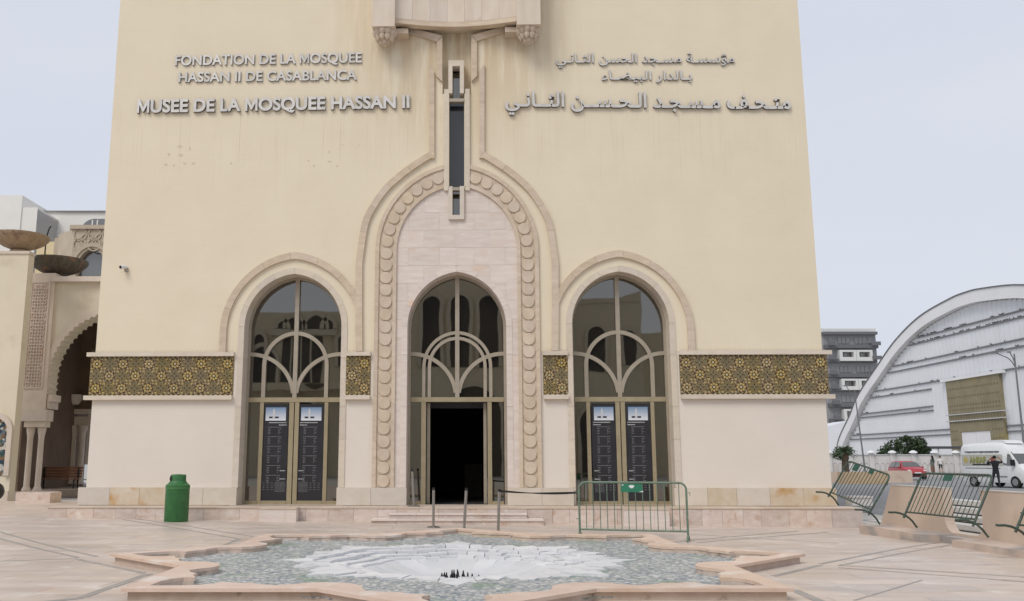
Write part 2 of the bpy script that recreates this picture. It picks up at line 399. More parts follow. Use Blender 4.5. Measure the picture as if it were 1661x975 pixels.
for v, x, y in slabs[:298]:
    q = MB(); slab_mesh(q, x, y, .004 + rnd.random() * .0025); q.obj('paving_slab', M_PAVE, plaza)
q = MB()
for v, x, y in slabs[298:]: slab_mesh(q, x, y, .004 + rnd.random() * .002)
tag(q.obj('far_paving_slabs', M_PAVE, plaza), kind='stuff')
# grey inlaid lines running out from the fountain
def inlay(p0, p1, wd=.09):
    a, b = G(*p0), G(*p1); d = (b - a).normalized(); n = Vector((-d.y, d.x, 0)) * wd / 2; q = MB(); k = max(1, int((b - a).length)); vs = []; fs = []
    for i in range(k + 1):
        p = a.lerp(b, i / k)
        for s_ in (-1, 1):
            e = p + n * s_; vs += [(e.x, e.y, gz(e.x, e.y) + .0005), (e.x, e.y, gz(e.x, e.y) + .0095)]
    for i in range(k):
        o = i * 4; fs += [(o + 1, o + 3, o + 7, o + 5), (o, o + 1, o + 5, o + 4), (o + 2, o + 6, o + 7, o + 3)]
    fs += [(0, 2, 3, 1), (k * 4, k * 4 + 1, k * 4 + 3, k * 4 + 2)]
    q.add(vs, fs); q.obj('inlay_strip', M_INLAY, plaza)
def z3(x, y): return (x / 2.966, 840 + y / 2.966)
def z5(x, y): return (1000 + x / 2.513, 840 + y / 2.513)
for a, b, wd in [(z3(-300, 20), z3(465, 188), .07), (z3(-300, 45), z3(375, 193), .07), (z3(-100, 214), z3(375, 198), .06), (z3(375, 202), z3(690, 268), .09),
                 (z3(715, 272), z3(395, 385), .13), (z3(395, 388), z3(100, 420), .13), (z3(600, 18), z3(1215, 98), .07), (z3(590, 30), z3(1150, 108), .07), (z3(1150, 108), z3(1030, 155), .09),
                 (z5(830, 190), z5(1310, 94), .07), (z5(910, 196), z5(1400, 99), .07), (z5(640, 240), z5(830, 195), .09), (z5(905, 195), z5(1800, 252), .07), (z5(905, 205), z5(1800, 272), .07),
                 (z5(230, 98), z5(740, 42), .07), (z5(330, 100), z5(860, 46), .07), (z5(725, 297), z5(835, 345), .13), (z5(970, 339), z5(1245, 256), .035), (z5(300, 62), z5(905, 100), .05)]:
    inlay(a, b, wd)

# ================================================================== THE FOUNTAIN
fountain = thing('star_fountain', 'low eight pointed star fountain with pink stone rim and sunken white marble bowl', 'fountain', (FCX, FCY, 0), YAW)
M_RIM = mat('rim_sandstone', (.67, .53, .44), (.60, .45, .355), rough=.7, scale=3, vary=.06, bump=.2, bscale=40, spots=[((.68, .61, .54), 1.5, .55)])
M_RIMB = mat('rim_base_stone', (.62, .51, .43), (.52, .41, .33), rough=.8, scale=5, vary=.08, spots=[((.2, .15, .11), 4, .62)])
M_MARB = mat('white_marble', (.77, .765, .76), (.63, .635, .645), rough=.45, scale=1.6, vary=.05, detail=10, spots=[((.47, .48, .50), 2.6, .565)])
M_BOWL = mat('grey_white_bowl_marble', (.68, .685, .69), (.58, .59, .60), rough=.4, scale=1.2, vary=.05, detail=10)
m = mat('fountain_mosaic', (.2, .2, .2)); nt = m.node_tree; N = nt.nodes; L = nt.links; b = N['Principled BSDF']; b.inputs['Roughness'].default_value = .5
tc = N.new('ShaderNodeTexCoord'); vo = N.new('ShaderNodeTexVoronoi'); vo.inputs['Scale'].default_value = 19; vo.inputs['Randomness'].default_value = .9
L.new(tc.outputs['Object'], vo.inputs['Vector'])
sp = N.new('ShaderNodeSeparateColor'); L.new(vo.outputs['Color'], sp.inputs[0])
rp = N.new('ShaderNodeValToRGB'); rp.color_ramp.interpolation = 'CONSTANT'
cols = [(0, (.36, .37, .37)), (.2, (.25, .28, .30)), (.36, (.50, .50, .48)), (.5, (.30, .34, .31)), (.62, (.19, .22, .26)), (.74, (.42, .42, .40)), (.88, (.62, .61, .58))]
rp.color_ramp.elements[0].position = 0; rp.color_ramp.elements[0].color = (*cols[0][1], 1); rp.color_ramp.elements[1].position = cols[1][0]; rp.color_ramp.elements[1].color = (*cols[1][1], 1)
for p, c in cols[2:]: e = rp.color_ramp.elements.new(p); e.color = (*c, 1)
L.new(sp.outputs[0], rp.inputs[0])
n1 = N.new('ShaderNodeTexNoise'); n1.inputs['Scale'].default_value = 1.3; L.new(tc.outputs['Object'], n1.inputs['Vector'])
mr = N.new('ShaderNodeMapRange'); mr.inputs[1].default_value = .58; mr.inputs[2].default_value = .66; mr.inputs[4].default_value = .55; L.new(n1.outputs['Fac'], mr.inputs[0])
mm = N.new('ShaderNodeMixRGB'); mm.inputs[2].default_value = (.17, .27, .17, 1); L.new(mr.outputs[0], mm.inputs[0]); L.new(rp.outputs[0], mm.inputs[1]); L.new(mm.outputs[0], b.inputs['Base Color'])
M_MOSAIC = m
SH = 3.98; RT = SH * math.sqrt(2); RC = SH / math.cos(R(22.5)); RIM = .15
def pol(r, a): return (r * math.cos(a), r * math.sin(a))
inner = [(3.76, 0), (3.80, 3.2), (3.93, 5.6), (4.12, 6.6), (4.30, 8.2), (4.34, 11), (4.32, 13.6), (4.42, 15.2), (4.50, 18.6), (4.62, 17.6), (4.80, 17.9), (4.98, 19.2), (5.27, 22.5)]
for k in range(8):
    base = R(22.5 + 45 * k)                    # axis of the rounded tongue at each inward corner of the star
    for s_ in (-1, 1):
        line = [pol(r, base + s_ * R(a)) for r, a in inner]
        outer = [pol(RT, base + s_ * R(22.5)), pol(RC, base)]
        cut = 5
        q = MB(); q.prism(line + outer, RIM - .042, RIM, 'z'); q.obj('rim_stone', M_RIM, fountain)
        q = MB(); sc = lambda p, kk: (p[0] * kk, p[1] * kk)
        q.prism([sc(p, 1.004) for p in line] + [sc(p, .984) for p in outer], .0, RIM - .0425, 'z'); q.obj('rim_base_stone', M_RIMB, fountain)
star = []
for k in range(8):
    star += [pol(RC * .985, R(22.5 + 45 * k)), pol(RT * .975, R(45 + 45 * k))]
q = MB(); q.prism([star, [pol(2.35, R(22.5 * k)) for k in range(16)]], .03, .05, 'z'); q.obj('mosaic_floor', M_MOSAIC, fountain)
# jagged white marble terraces stepping down to the bowl
def jag(rs, ang0, n=8):
    out = []
    for k in range(n):
        for r, a in rs: out.append((r, ang0 + 360 / n * k + a))
    return out
def radius_at(rs, a):
    a = a % 45; P = rs + [(rs[0][0], 45)]
    for (r0, a0), (r1, a1) in zip(P, P[1:]):
        if a0 <= a <= a1: return r0 + (r1 - r0) * (a - a0) / max(1e-6, a1 - a0)
    return rs[0][0]
def star_r(tip, val): return [(tip, 0), (val, 22.5)]
raw = [2.98, 2.62, 2.70, 2.42, 2.60, 2.38, 2.46, 2.66, 2.50, 2.56, 2.40, 2.62, 2.54, 2.74]     # torn outer outline, every 45/14 degrees
ring_out = [(r, 45 / len(raw) * i) for i, r in enumerate(raw)]
levels = [(ring_out, star_r(2.34, 2.12), .070, .02), (star_r(2.33, 2.11), star_r(2.06, 1.86), .032, -.03), (star_r(2.05, 1.85), star_r(1.80, 1.62), -.008, -.08), (star_r(1.79, 1.61), star_r(1.56, 1.40), -.048, -.13)]
for li, (ro, ri, zt, zb) in enumerate(levels):
    for k in range(32):
        a0 = k * 11.25 + (0 if li % 2 else 5.625); a1 = a0 + 11.25; g = .28
        angs = [a0 + g + (a1 - a0 - 2 * g) * i / 6 for i in range(7)]; dz = rnd.uniform(-.014, .016); dr = rnd.uniform(-.10, .10) if li == 0 else rnd.uniform(-.015, .0)
        poly = [pol(radius_at(ro, a) + dr - .006, R(a)) for a in angs] + [pol(radius_at(ri, a) + .006, R(a)) for a in reversed(angs)]
        q = MB(); q.prism(poly, zb, zt + dz, 'z'); q.obj('marble_terrace_stone', M_MARB, fountain)
for k in range(24):
    a0, a1 = k * 15 + .2, k * 15 + 14.8; vs = []; fs = []; prof = [(1.02, -.075), (.96, -.08), (.80, -.15), (.60, -.225), (.38, -.27), (.0, -.28)]
    for r, z in prof:
        for i in range(4):
            a = a0 + (a1 - a0) * i / 3; rr = r * (radius_at(star_r(1.58, 1.42), a) if r > .7 else 1.5); vs.append((*pol(rr, R(a)), z))
    for i in range(len(prof) - 1):
        for j in range(3): fs.append((i * 4 + j, i * 4 + j + 1, i * 4 + j + 5, i * 4 + j + 4))
    q = MB(); q.add(vs, fs); o = q.obj('bowl_slab', M_BOWL, fountain, smooth=True, fix=False)
for k in range(15):
    a = k * 2.4; r = .10 + .27 * (k / 14) if k else 0; h = .20 - .11 * r / .37 + rnd.uniform(-.02, .02)
    q = MB(); q.lathe([(.026, 0), (.026, h * .55), (.016, h * .6), (.008, h)], n=8); o = q.obj('nozzle', M_BLACKM, fountain, smooth=True); o.location = (*pol(r, a), -.275)

# ================================================================== THE MUSEUM
museum = thing('museum_building', 'tall cream stone museum facade with three arched glass doorways and tiled frieze', 'museum')
XL, XR = FX(146, 700), FX(1343, 700)
ZB1, ZB0 = FZ(577), FZ(641)                    # tile frieze top / bottom
ZL1, ZL0 = FZ(570.5), FZ(648)                  # ledges above and below it
ZPT = FZ(791); TOPZ = 25.0
AX = FX(741, 600)
WD = .62                                       # depth of the reveals
def win_spec(pl, pr, apx, apy, wscale=1.1):
    x0, x1 = FX(pl, 620), FX(pr, 620); cx = (x0 + x1) / 2; w_ = (x1 - x0) / 2; za = FZ(apy)
    return dict(cx=cx, w=w_, za=za, zs=za - wscale * w_)
WL = win_spec(393, 552, 477, 443); WR = win_spec(930, 1089, 1008, 442); WC = win_spec(660, 822, 741, 441, 1.13)
SPECS = [WL, WC, WR]; SUR = .17                # width of the stone surround
# upper wall with the three arch notches and the slit window
sl_ = {k: FX(p, 250) for k, p in dict(a=727.5, b=734, c=746, d=752.5, e=721, f=760.5).items()}
hole = [(FX(734, 300), FZ(350)), (FX(746, 300), FZ(350)), (FX(746, 300), FZ(302)), (FX(753, 250), FZ(302)), (FX(753, 250), FZ(152)), (FX(764, 100), FZ(152)), (FX(764, 100), FZ(69)),
        (FX(820, 52), FZ(53)), (FX(820, 52), FZ(36)), (FX(662, 52), FZ(36)), (FX(662, 52), FZ(53)), (FX(718, 100), FZ(69)), (FX(718, 100), FZ(152)), (FX(728, 250), FZ(152)), (FX(728, 250), FZ(302)), (FX(734, 300), FZ(302))]
q = MB(); q.prism([[(FX(715, 100), FZ(154)), (FX(767, 100), FZ(154)), (FX(767, 100), FZ(68)), (FX(822, 52), FZ(52)), (FX(822, 52), FZ(34)), (FX(660, 52), FZ(34)), (FX(660, 52), FZ(52)), (FX(715, 100), FZ(68))], [(FX(733, 100), FZ(153.9)), (FX(747, 100), FZ(153.9)), (FX(747, 100), FZ(108)), (FX(733, 100), FZ(108))]], .30, .33)
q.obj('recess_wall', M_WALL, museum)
loop = [(XL, ZL1)]
for s_ in SPECS:
    a = arch(s_['cx'], s_['w'] + .02, s_['zs'], s_['za'] + .02); loop += with_jambs(a, ZL1)
loop += [(XR, ZL1), (XR, TOPZ), (XL, TOPZ)]
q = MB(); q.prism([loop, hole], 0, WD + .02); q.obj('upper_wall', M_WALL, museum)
edges = [XL, WL['cx'] - WL['w'] - .02, WL['cx'] + WL['w'] + .02, WC['cx'] - WC['w'] - .02, WC['cx'] + WC['w'] + .02, WR['cx'] - WR['w'] - .02, WR['cx'] + WR['w'] + .02, XR]
piers = [(edges[i], edges[i + 1]) for i in (0, 2, 4, 6)]
for x0, x1 in piers:
    bx('lower_wall', (x0, 0.004, PLAT - .02), (x1, WD + .02, ZL1 - .001), M_LOW, museum)
bx('side_wall', (XL, WD + .02, 0), (XL + .4, 16, TOPZ), M_SIDE, museum); bx('side_wall', (XR - .4, WD + .02, 0), (XR, 16, TOPZ), M_SIDE, museum)
bx('back_wall', (XL + .4, 15.6, 0), (XR - .4, 16, TOPZ), M_SIDE, museum); bx('roof', (XL + .1, .1, TOPZ), (XR - .1, 15.9, TOPZ + .3), M_SIDE, museum)
# entrance hall behind the glass
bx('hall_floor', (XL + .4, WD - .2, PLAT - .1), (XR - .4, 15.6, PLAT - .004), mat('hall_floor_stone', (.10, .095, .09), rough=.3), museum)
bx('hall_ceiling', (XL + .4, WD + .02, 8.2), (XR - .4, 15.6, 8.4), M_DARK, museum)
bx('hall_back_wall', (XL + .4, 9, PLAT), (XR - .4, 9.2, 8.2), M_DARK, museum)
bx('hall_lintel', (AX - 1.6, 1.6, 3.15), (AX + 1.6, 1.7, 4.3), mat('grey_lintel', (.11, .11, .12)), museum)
# window surrounds (pale stones lining each reveal)
for s_ in SPECS:
    ai = arch(s_['cx'], s_['w'], s_['zs'], s_['za'], 20); ao = arch(s_['cx'], s_['w'] + SUR, s_['zs'], s_['za'] + SUR * 1.05, 20)
    MS = M_PINK if s_ is WC else M_STONE_L
    strip_stones('surround_stone', ao, ai, -.022, WD, 5, MS, museum)
    for sg in (-1, 1):
        xo, xi = s_['cx'] + sg * (s_['w'] + SUR), s_['cx'] + sg * s_['w']; zz = ZPT
        hs = [PLAT, ZPT, ZPT + 1.3, ZL0 - .2, s_['zs'] - .9 if s_ is not WC else s_['zs'] - .8, s_['zs']]
        for z0, z1 in zip(hs, hs[1:]): bx('surround_stone', (min(xo, xi), -.022, z0 + .003), (max(xo, xi), WD, z1 - .003), MS, museum)
# raised outer mouldings of the side arches
def disc_free(x, z): return True
pthick = .19
for s_, sg in ((WL, 1), (WR, -1)):
    cx = s_['cx']; zo = FZ(408); wo = s_['w'] + (.69); zs = FZ(532)
    ao = [(cx - wo, ZL1)] + arch(cx, wo, zo - 1.12 * wo, zo, 24); wi = wo - pthick
    ai = [(cx - wi, ZL1)] + arch(cx, wi, zo - pthick * 1.05 - 1.12 * wi, zo - pthick * 1.05, 24)
    if sg < 0: ao = [(2 * cx - x, z) for x, z in ao]; ai = [(2 * cx - x, z) for x, z in ai]
    # stop where it runs into the great central moulding
    lim = FX(577, 480) if sg > 0 else FX(905.5, 480)
    oo, ii = [], []
    for a, b in zip(ao, ai):
        if (sg > 0 and b[0] > lim + .12) or (sg < 0 and b[0] < lim - .12): break
        a = (min(a[0], lim + .01) if sg > 0 else max(a[0], lim - .01), a[1])
        oo.append(a); ii.append(b)
    strip_stones('arch_moulding_stone', oo, ii, -.075, .0, 6, M_STONE, museum)
# great central moulding: jambs, shoulders, neck
cm = [(577.5, 570.5), (577, 500), (577.5, 427), (587, 365), (601, 333.5), (622, 304), (649.6, 279), (677, 259.5), (696, 248)]
pts = [F(*p) for p in cm]; curve = [pts[0], pts[1]] + smooth_curve(pts[2:], 5)
neck = [F(696.5, 248), F(696.5, 170), F(696.5, 107)]
for mirror in (0, 1):
    ln = curve; inn = offset(ln, -pthick)
    nk = neck; ni = [(x + .15, z) for x, z in neck]; ni[0] = (ni[0][0], FZ(258)); ni[-1] = (ni[-1][0], FZ(117)); ln = ln[:-1] + [nk[0]]; inn = inn[:-1] + [ni[0]]
    dg = [F(665, 53), F(708, 66), F(708, 129)]; di = [F(665, 59), F(717.5, 73 - 9), F(717.5, 133)]
    dgo = [F(664, 46.5), F(717.5, 60)]; dgi = [F(664, 56), F(708.5, 69)]
    v1 = [(FX(708.5, 100), FZ(69.5)), (FX(717.5, 100), FZ(60.5)), (FX(717.5, 100), FZ(134)), (FX(708.5, 100), FZ(125))]
    v0 = [F(664, 46.5), F(717.5, 60), F(708.5, 69), F(664, 56)]
    fl = (lambda P: [(2 * AX - x, z) for x, z in P]) if mirror else (lambda P: P)
    strip_stones('arch_moulding_stone', fl(ln), fl(inn), -.085, .0, 6, M_STONE, museum)
    strip_stones('arch_moulding_stone', fl(nk), fl(ni), -.085, .0, 1, M_STONE, museum)
    for P in (v0, v1): q = MB(); q.prism(fl(P), -.09, 0); q.obj('neck_moulding_stone', M_STONE, museum)
# disc band and the pink stone panel inside it
w1, w2, w3, w4 = FX(876.5, 600) - AX, FX(870, 600) - AX, FX(846.5, 600) - AX, FX(841, 600) - AX
ap1, ap2, ap3, ap4 = FZ(265), FZ(271.5), FZ(296), FZ(302)
sp_ = lambda w_, ap: ap - 1.1 * w_
slitL, slitR = FX(720, 300), FX(762, 300)
def band_line(w_, ap):                          # left half, from plinth to the slit frame
    a = arch(AX, w_, sp_(w_, ap), ap, 26)[:27]; out = [(AX - w_, ZPT + (sp_(w_, ap) - ZPT) * i / 12) for i in range(12)] + a
    res = []
    for p in out:
        if p[0] > slitL:
            o_ = res[-1]; t = (slitL - o_[0]) / (p[0] - o_[0]); res.append((slitL, o_[1] + (p[1] - o_[1]) * t)); break
        res.append(p)
    return res
NB = 48
B1, B2, B3, B4 = [resample(band_line(w_, a), NB) for w_, a in ((w1, ap1), (w2, ap2), (w3, ap3), (w4, ap4))]
for mirror in (0, 1):
    fl = (lambda P: [(2 * AX - x, z) for x, z in P]) if mirror else (lambda P: P)
    strip_stones('band_fillet_stone', fl(B1), fl(B2), -.07, .0, 6, M_STONE, museum)
    strip_stones('band_ground_stone', fl(B2), fl(B3), -.03, .0, 4, M_STONE, museum)
    strip_stones('band_fillet_stone', fl(B3), fl(B4), -.07, .0, 6, M_STONE, museum)
mid = [((a[0] + b[0]) / 2, (a[1] + b[1]) / 2) for a, b in zip(B2, B3)]
tot = sum(math.dist(a, b) for a, b in zip(mid, mid[1:])); nd = round(tot / .3625)
dm = MB(); dr_ = .168
dm.lathe([(dr_, 0), (dr_, .034), (dr_ * .965, .040)], n=24); disc = dm.mesh('disc', M_STONE)
ds = resample(mid, 2 * nd)
for k in range(nd):
    x, z = ds[2 * k + 1]
    for X in (x, 2 * AX - x): link('disc', disc, museum, (X, -.0298, z), (math.pi / 2, 0, 0))
# pink panel, coursed slabs
side = B4 + [(slitL, FZ(310)), (FX(727.5, 300), FZ(310)), (FX(727.5, 300), FZ(357)), (AX, FZ(357))]
oa = arch(AX, WC['w'] + SUR, WC['zs'], WC['za'] + SUR * 1.05, 24)[:25]
side = side + [(AX, oa[-1][1])] + list(reversed(oa))[1:] + [(AX - WC['w'] - SUR, ZPT)]
side[0] = (side[0][0], ZPT)
hh = .52
for mirror in (0, 1):
    j = 0; z = ZPT
    while z < ap4:
        xs = [AX - 3.2 + (.45 if j % 2 else 0) + .9 * i for i in range(5)]; xs = [x for x in xs if x < AX]; xs = [AX - 4] + xs + [AX + .0]
        for a, b in zip(xs, xs[1:]):
            P = clip_poly(side, a + .002, b - .002, z + .002, z + hh - .002)
            if P:
                if mirror: P = [(2 * AX - x, zz) for x, zz in P]
                q = MB(); q.prism(P, -.012 - rnd.random() * .003, .0); q.obj('panel_slab', M_PINK, museum)
        z += hh; j += 1
# slit window frames and glass
def frame_ring(name, outer, inn, y0, y1, m):
    q = MB(); q.prism([outer, inn], y0, y1); return q.obj(name, m, museum)
fx_ = lambda a, b, c, d: [(FX(a, (c + d) / 2), FZ(d)), (FX(b, (c + d) / 2), FZ(d)), (FX(b, (c + d) / 2), FZ(c)), (FX(a, (c + d) / 2), FZ(c))]
U = [(FX(727.5, 120), FZ(153)), (FX(727.5, 120), FZ(100)), (FX(752.5, 120), FZ(100)), (FX(752.5, 120), FZ(153)), (FX(746, 120), FZ(153)), (FX(746, 120), FZ(109)), (FX(734, 120), FZ(109)), (FX(734, 120), FZ(153))]
q = MB(); q.prism(U, -.09, .3); q.obj('slit_frame', M_STONE_L, museum)
for sg in (0, 1):
    P = [(slitL, FZ(310)), (slitL, FZ(146)), (FX(727.3, 250), FZ(146)), (FX(727.3, 250), FZ(153.5)), (FX(728.5, 250), FZ(153.5)), (FX(728.5, 250), FZ(303)), (FX(727.3, 250), FZ(303)), (FX(727.3, 250), FZ(310))]
    if sg: P = [(2 * AX - x, z) for x, z in P]
    q = MB(); q.prism(P, -.08, .3); q.obj('slit_frame', M_STONE_L, museum)
V = [(FX(727.6, 330), FZ(304)), (FX(727.6, 330), FZ(357)), (FX(753, 330), FZ(357)), (FX(753, 330), FZ(304)), (FX(746, 330), FZ(304)), (FX(746, 330), FZ(350)), (FX(734, 330), FZ(350)), (FX(734, 330), FZ(304))]
q = MB(); q.prism(V, -.09, .3); q.obj('slit_frame', M_STONE_L, museum)
bx('slit_bar', (FX(728.5, 160), -.06, FZ(166)), (FX(752.5, 160), .1, FZ(161)), M_BRASS_U, museum); bx('slit_bar', (FX(728, 307), -.08, FZ(310)), (FX(753, 307), .1, FZ(305)), M_BRASS_U, museum)
bx('slit_pane', (FX(728.3, 250), .32, FZ(304)), (FX(753, 250), .34, FZ(160)), M_SLIT, museum)
bx('slit_pane', (FX(733, 120), .36, FZ(160)), (FX(747, 120), .38, FZ(105)), M_GLASS, museum); bx('slit_pane', (FX(733, 330), .36, FZ(352)), (FX(747, 330), .38, FZ(304)), M_GLASS, museum)

# ---- arched glazing
FYW = WD - .10                                  # frame plane
def seg_bar(name, line, wd, y0, y1, m, parent):
    a, b = offset(line, wd / 2), offset(line, -wd / 2); q = MB(); q.prism(a + list(reversed(b)), y0, y1); return q.obj(name, m, parent)
def glazing(s_, cxp, posts, ring_w, ringz, sidez, double, label=None, brass_posts=()):
    """window unit: its parts are sub-parts of one arched_window part"""
    cx, wv = s_['cx'], s_['w']; za, zs = s_['za'], s_['zs']
    # glass
    ga = with_jambs(arch(cx, wv - .01, zs, za - .01, 20), PLAT)
    zt = FZ(652, FYW); ztt = FZ(644.5, FYW)
    up = [(ga[0][0], zt)] + ga[1:-1] + [(ga[-1][0], zt)]
    # outer frame
    ao = with_jambs(arch(cx, wv - .002, zs, za - .002, 20), PLAT); aw_ = .07
    ai = with_jambs(arch(cx, wv - aw_, zs, za - aw_ * 1.05, 20), PLAT)
    q = MB(); q.prism(ao + list(reversed(ai)), FYW - .04, FYW + .045); aw = q.obj('arched_window', M_BRASS_U, museum)
    q = MB(); q.prism(up, FYW + .05, FYW + .07); q.obj('upper_pane', M_GLASS, aw)
    bx('transom', (cx - wv + .075, FYW - .05, zt - .0), (cx + wv - .075, FYW + .046, ztt), M_BRASS, aw)
    bx('mullion', (cx - .06, FYW - .045, ztt + .002), (cx + .06, FYW + .044, za - .075), M_BRASS_U, aw)
    rings = [ring_w] if not double else [ring_w, ring_w - .16]
    for rw in rings:
        rz = ringz - (ring_w - rw)
        ln = with_jambs(arch(cx, rw, rz - 1.02 * rw, rz, 14), ztt + .002)
        seg_bar('tracery_arch', ln, .11 if not double else .09, FYW - .038 - (.004 if rw != ring_w else 0), FYW + .04, M_BRASS_U, aw)
    for sg in (-1, 1):
        rx = wv - .07 - .04; rz = sidez - ztt; x0 = cx + sg * (wv - .07)
        ln = [(x0 - sg * rx * math.sin(R(a)), ztt + rz * math.cos(R(a))) for a in range(0, 88, 6)]
        seg_bar('tracery_curve', ln, .11, FYW - .034 + sg * .001, FYW + .038, M_BRASS_U, aw)
    return aw, zt, ztt
def lower(aw, s_, posts, panes, zt, bottom=.10):
    for a, b in posts:
        bx('post', (FX(a, 735, FYW - .04), FYW - .04, PLAT), (FX(b, 735, FYW - .04), FYW + .045, zt - .002), M_BRASS, aw)
    for a, b in panes:
        x0, x1 = FX(a, 735, FYW), FX(b, 735, FYW)
        bx('pane', (x0, FYW + .01, PLAT), (x1, FYW + .03, zt - .002), M_GLASS, aw)
        bx('bottom_rail', (x0 + .004, FYW - .03, PLAT), (x1 - .004, FYW + .04, PLAT + bottom), M_BRASS, aw)
ringz = FZ(540, FYW); sidez = FZ(574, FYW)
aw, zt, ztt = glazing(WL, 477, None, FX(529.5, 620, FYW) - WL['cx'], ringz, sidez, False)
lower(aw, WL, [(419, 425), (467, 474.5), (476, 483), (524.5, 530.5)], [(400, 419), (425, 467), (483, 524.5), (530.5, 551)], zt)
aw, zt, ztt = glazing(WR, 1008, None, FX(1058.5, 620, FYW) - WR['cx'], ringz, sidez, False)
lower(aw, WR, [(953, 959), (1000.5, 1007.5), (1009, 1016), (1058, 1064)], [(932, 953), (959, 1000.5), (1016, 1058), (1064, 1086)], zt)
aw, zt, ztt = glazing(WC, 741, None, FX(796, 620, FYW) - WC['cx'], ringz, sidez, True)
lower(aw, WC, [(683, 690.5), (791, 798)], [(664, 683), (798, 817)], zt)
for a, b, g0, g1 in ((692.5, 697.5, 668, 692.5), (784.5, 789.5, 789.5, 812)):
    d = bx('sliding_door', (FX(g0, 735, .72), .70, PLAT + .04), (FX(g1, 735, .72), .715, zt - .04), M_GLASS, museum)
    bx('door_stile', (FX(a, 735, .72), .68, PLAT + .02), (FX(b, 735, .72), .74, zt - .02), M_BRASS_U, d)
# lit hints deep in the hall: a glass case and a pale statue seen through the doorway
q = MB(); q.box((AX + .1, 5.8, PLAT), (AX + .7, 6.3, 1.5)); q.obj('display_case', mat('dim_case', (.12, .11, .10)), museum)

# ---- posters inside the lower panes
M_POST = mat('poster_black', (.028, .028, .034), (.018, .018, .022), rough=.35, scale=2, spec=.5)
M_INK = mat('poster_ink', (.30, .30, .31), (.24, .24, .25), rough=.5)
M_INKB = mat('poster_heading_ink', (.62, .62, .63), rough=.5)
m = mat('poster_sky_print', (.5, .6, .7)); nt = m.node_tree; b = nt.nodes['Principled BSDF']; tcn = nt.nodes.new('ShaderNodeTexCoord'); spn = nt.nodes.new('ShaderNodeSeparateXYZ'); rpn = nt.nodes.new('ShaderNodeValToRGB')
nt.links.new(tcn.outputs['Generated'], spn.inputs[0]); nt.links.new(spn.outputs[2], rpn.inputs[0]); nt.links.new(rpn.outputs[0], b.inputs['Base Color'])
rpn.color_ramp.elements[0].color = (.72, .74, .78, 1); rpn.color_ramp.elements[1].color = (.17, .27, .42, 1); M_PIC = m
def poster(px0, px1, label, side_, seed):
    r_ = random.Random(seed); yy = FYW - .002
    x0, x1 = FX(px0, 735, yy), FX(px1, 735, yy); z0, z1 = FZ(812, yy), FZ(655, yy); w_, h_ = x1 - x0, z1 - z0
    t = thing('poster', label, 'poster', ((x0 + x1) / 2, yy, z0)); pos = lambda a, b: (-w_ / 2 + a * w_, b * h_)
    bx('sheet', (-w_ / 2, 0, 0), (w_ / 2, .008, h_), M_POST, t)
    a, b = pos(.10, .825), pos(.90, .965); bx('picture', (a[0], -.004, a[1]), (b[0], .0, b[1]), M_PIC, t)
    a, b = pos(.38, .85), pos(.47, .955); q = MB(); q.prism([(a[0], a[1]), (b[0], a[1]), (b[0] - .01, b[1] - .05), ((a[0] + b[0]) / 2, b[1]), (a[0] + .01, b[1] - .05)], -.006, -.0042); q.obj('printed_tower', M_INKB, t)
    a, b = pos(.24, .85), pos(.62, .868); bx('printed_building', (a[0], -.0055, a[1]), (b[0], -.0042, b[1]), M_POST, t)
    hd, sm_ = MB(), MB()
    def dash(u0, v0, L_, hgt, mb):
        p = pos(u0, v0); x = p[0]; e = min(w_ / 2 - .04, x + L_ * w_)
        while x < e:
            k = r_.uniform(.012, .04); mb.box((x, -.003, p[1]), (min(x + k, e), -.0, p[1] + hgt)); x += k + .009
    for v0, u0, L_ in ((.80, .06, .7), (.775, .06, .3), (.30, .06, .2), (.215, .06, .22)):
        if side_ < 0: u0 = .94 - L_
        dash(u0, v0, L_, .022, hd)
    v0 = .755
    for blk in range(6):
        dash(.2, v0, .55, .012, sm_); v0 -= .02
        for k in range(4):
            dash(.22, v0, .09, .013, sm_); dash(.62, v0, .12 if k % 2 == 0 else .05, .012, sm_); v0 -= .0165
        v0 -= .014
    for k in range(9):
        if side_ > 0: dash(.06, .185 - k * .012, .38, .008, sm_)
        else: dash(.55, .185 - k * .012, .4, .008, sm_)
    for k in range(4):
        for c in range(3): dash((.50 if side_ > 0 else .08) + c * .16, .175 - k * .022, .08, .010, sm_)
    tag(hd.obj('printed_headings', M_INKB, t), kind='stuff'); tag(sm_.obj('printed_lines', M_INK, t), kind='stuff')
poster(424.5, 466, 'black opening hours poster with right aligned text in the left archway, left leaf', -1, 1); poster(482.5, 524, 'black opening hours poster with left aligned headings in the left archway, right leaf', 1, 2)
poster(961, 1001, 'black opening hours poster behind the upright green barrier, left leaf of the right archway', 1, 3); poster(1017, 1057, 'black opening hours poster behind the upright green barrier, right leaf of the right archway', 1, 4)

